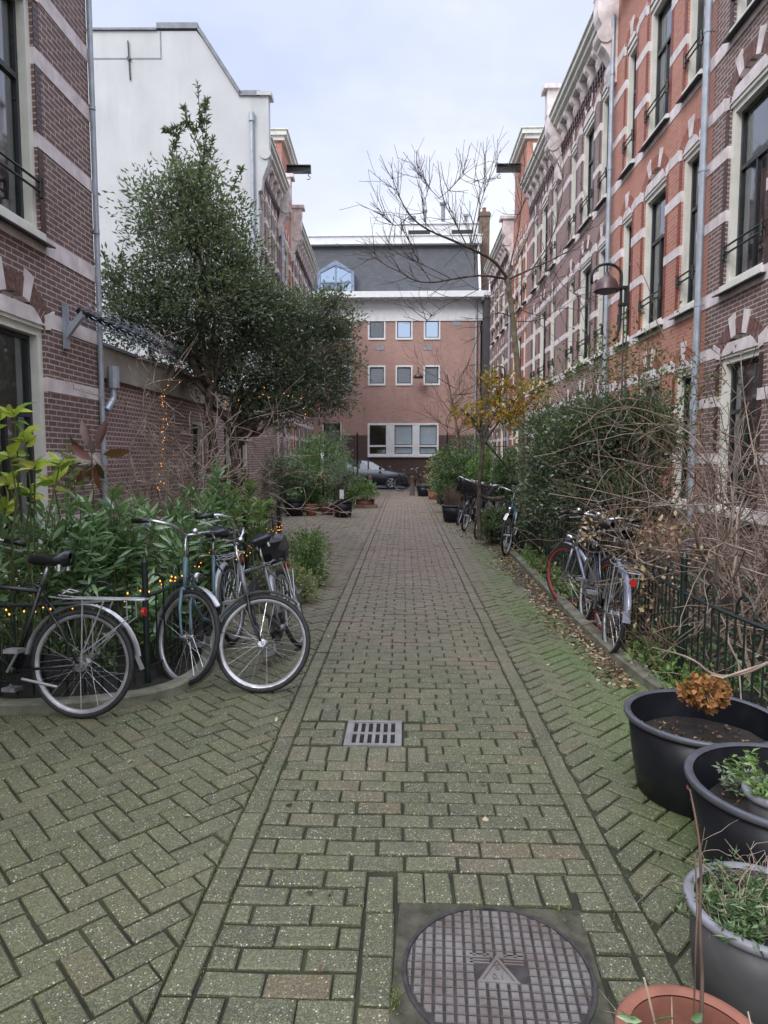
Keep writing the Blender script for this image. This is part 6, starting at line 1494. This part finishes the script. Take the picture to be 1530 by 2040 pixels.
c = atY(583, 940, 17.9); bush('silver_leaved_tree', 'small standard tree with silvery drooping leaves behind the far left fence', (c.x, 18.95, 0), [blob(570, 925, 18.9, 34, 20), blob(600, 945, 18.9, 26, 22), blob(548, 950, 18.9, 20, 24)], 1700, .11, .035, 'olive', stem='bark', cat='tree', clump=.12)
x, y = gp(505, 1050); x, y = -3.3, 12.9
pot('tall rust brown planter in the corner behind the left garden', x, y, .32, .95, 'redpot', 'redpot', .8)
sprigs('grass_plant', 'yellowish grassy plant in the rust brown planter', (x, y, .85), 40, .55, .22, .014, 'grass', .3, stem='stem')
pot('black pot before the silver leaved tree', -3.0, 18.2, .3, .42, 'tub', 'tub'); pot('small terracotta pot beside the far left fence', -2.55, 18.3, .17, .3, 'terra', 'terra')
sprigs('leafy_plant', 'small green plant in the black pot by the far fence', (-3.0, 18.2, .35), 22, .45, .08, .03, 'laurel', .25)
# right side pots and shrubs
x, y = gp(904, 1042); pot('black tub of red brown grass beside the clustered bicycles', x+.05, y+.3, .34, .42, 'tub', 'tubrim', .8)
t = thing('red_grass', 'upright red brown grass in the black tub on the right', 'grass', (x+.05, y+.3, .35)); mb = MB()
for k in range(260): a = random.uniform(0, 2*PI); r = .26*math.sqrt(random.random()); b = V((r*math.cos(a), r*math.sin(a), 0)); mb.tube([b, b*1.15+V((0, 0, .3)), b*1.35+V((random.gauss(0, .04), random.gauss(0, .04), random.uniform(.35, .62)))], [.004, .003, .001], 3, cap=False)
mb.build('blades', 'twigr', t)
x, y = gp(860, 995); pot('terracotta pot at the far right of the path', x+.1, y+.1, .26, .36, 'terra', 'terra'); sprigs('leafy_plant', 'green and red sprigs in the far terracotta pot', (x+.1, y+.1, .3), 30, .7, .08, .03, 'varieg', .35)
x, y = gp(845, 990); pot('dark green pot farthest on the right of the path', x, y+.5, .30, .42, 'tub', 'tub'); x, y = gp(880, 1006); pot('small black pot between the terracotta pot and the grass tub', x+.1, y, .2, .3, 'tub', 'tub'); sprigs('leafy_plant', 'yellow tipped sprigs in the small black pot', (x+.1, y, .25), 26, .5, .07, .03, 'fresh', .25)
for px, py, w_, h_, Y, n, mat, nm, lab in ((905, 935, 44, 44, 19.5, 4200, 'ivy', 'green_shrub', 'dense green shrub behind the red grass tub'), (940, 905, 44, 40, 21, 3400, 'olive', 'olive_shrub', 'grey green shrub before the right gate wing'), (875, 940, 22, 36, 23, 1400, 'varieg', 'green_shrub', 'thin reddish shrub at the right end of the path'),
        (965, 940, 34, 44, 17.5, 2600, 'fresh', 'green_shrub', 'light green shrub behind the clustered bicycles'), (1010, 945, 30, 44, 15, 2200, 'ivy', 'green_shrub', 'green shrub left of the dark evergreen bush'), (985, 1040, 24, 24, 12.4, 1500, 'ever', 'green_shrub', 'low ivy mound between the bicycles on the right')):
    c = atY(px, py, Y); n = int(n*1.25); bush(nm, lab, (c.x, Y, 0), [blob(px, py, Y, w_, h_), blob(px+w_*.3, py+h_*.8, Y, w_*.7, h_*.5), blob(px-w_*.3, py+h_*.7, Y-.2, w_*.7, h_*.6)], n, .10, .036 if mat != 'olive' else .02, mat, stem='bark', nst=24)
# brown drum pillar at the annex end and a white post seen in the photograph
t = thing('garden_post', 'white garden post rising from the far left shrubs', 'post', (atY(642, 900, 22.5).x, 22.5, 0)); mb = MB(); mb.box((-.05, -.05, 0), (.05, .05, 1.95)); mb.box((-.07, -.07, 1.951), (.07, .07, 2.0)); mb.build('post', 'white', t)
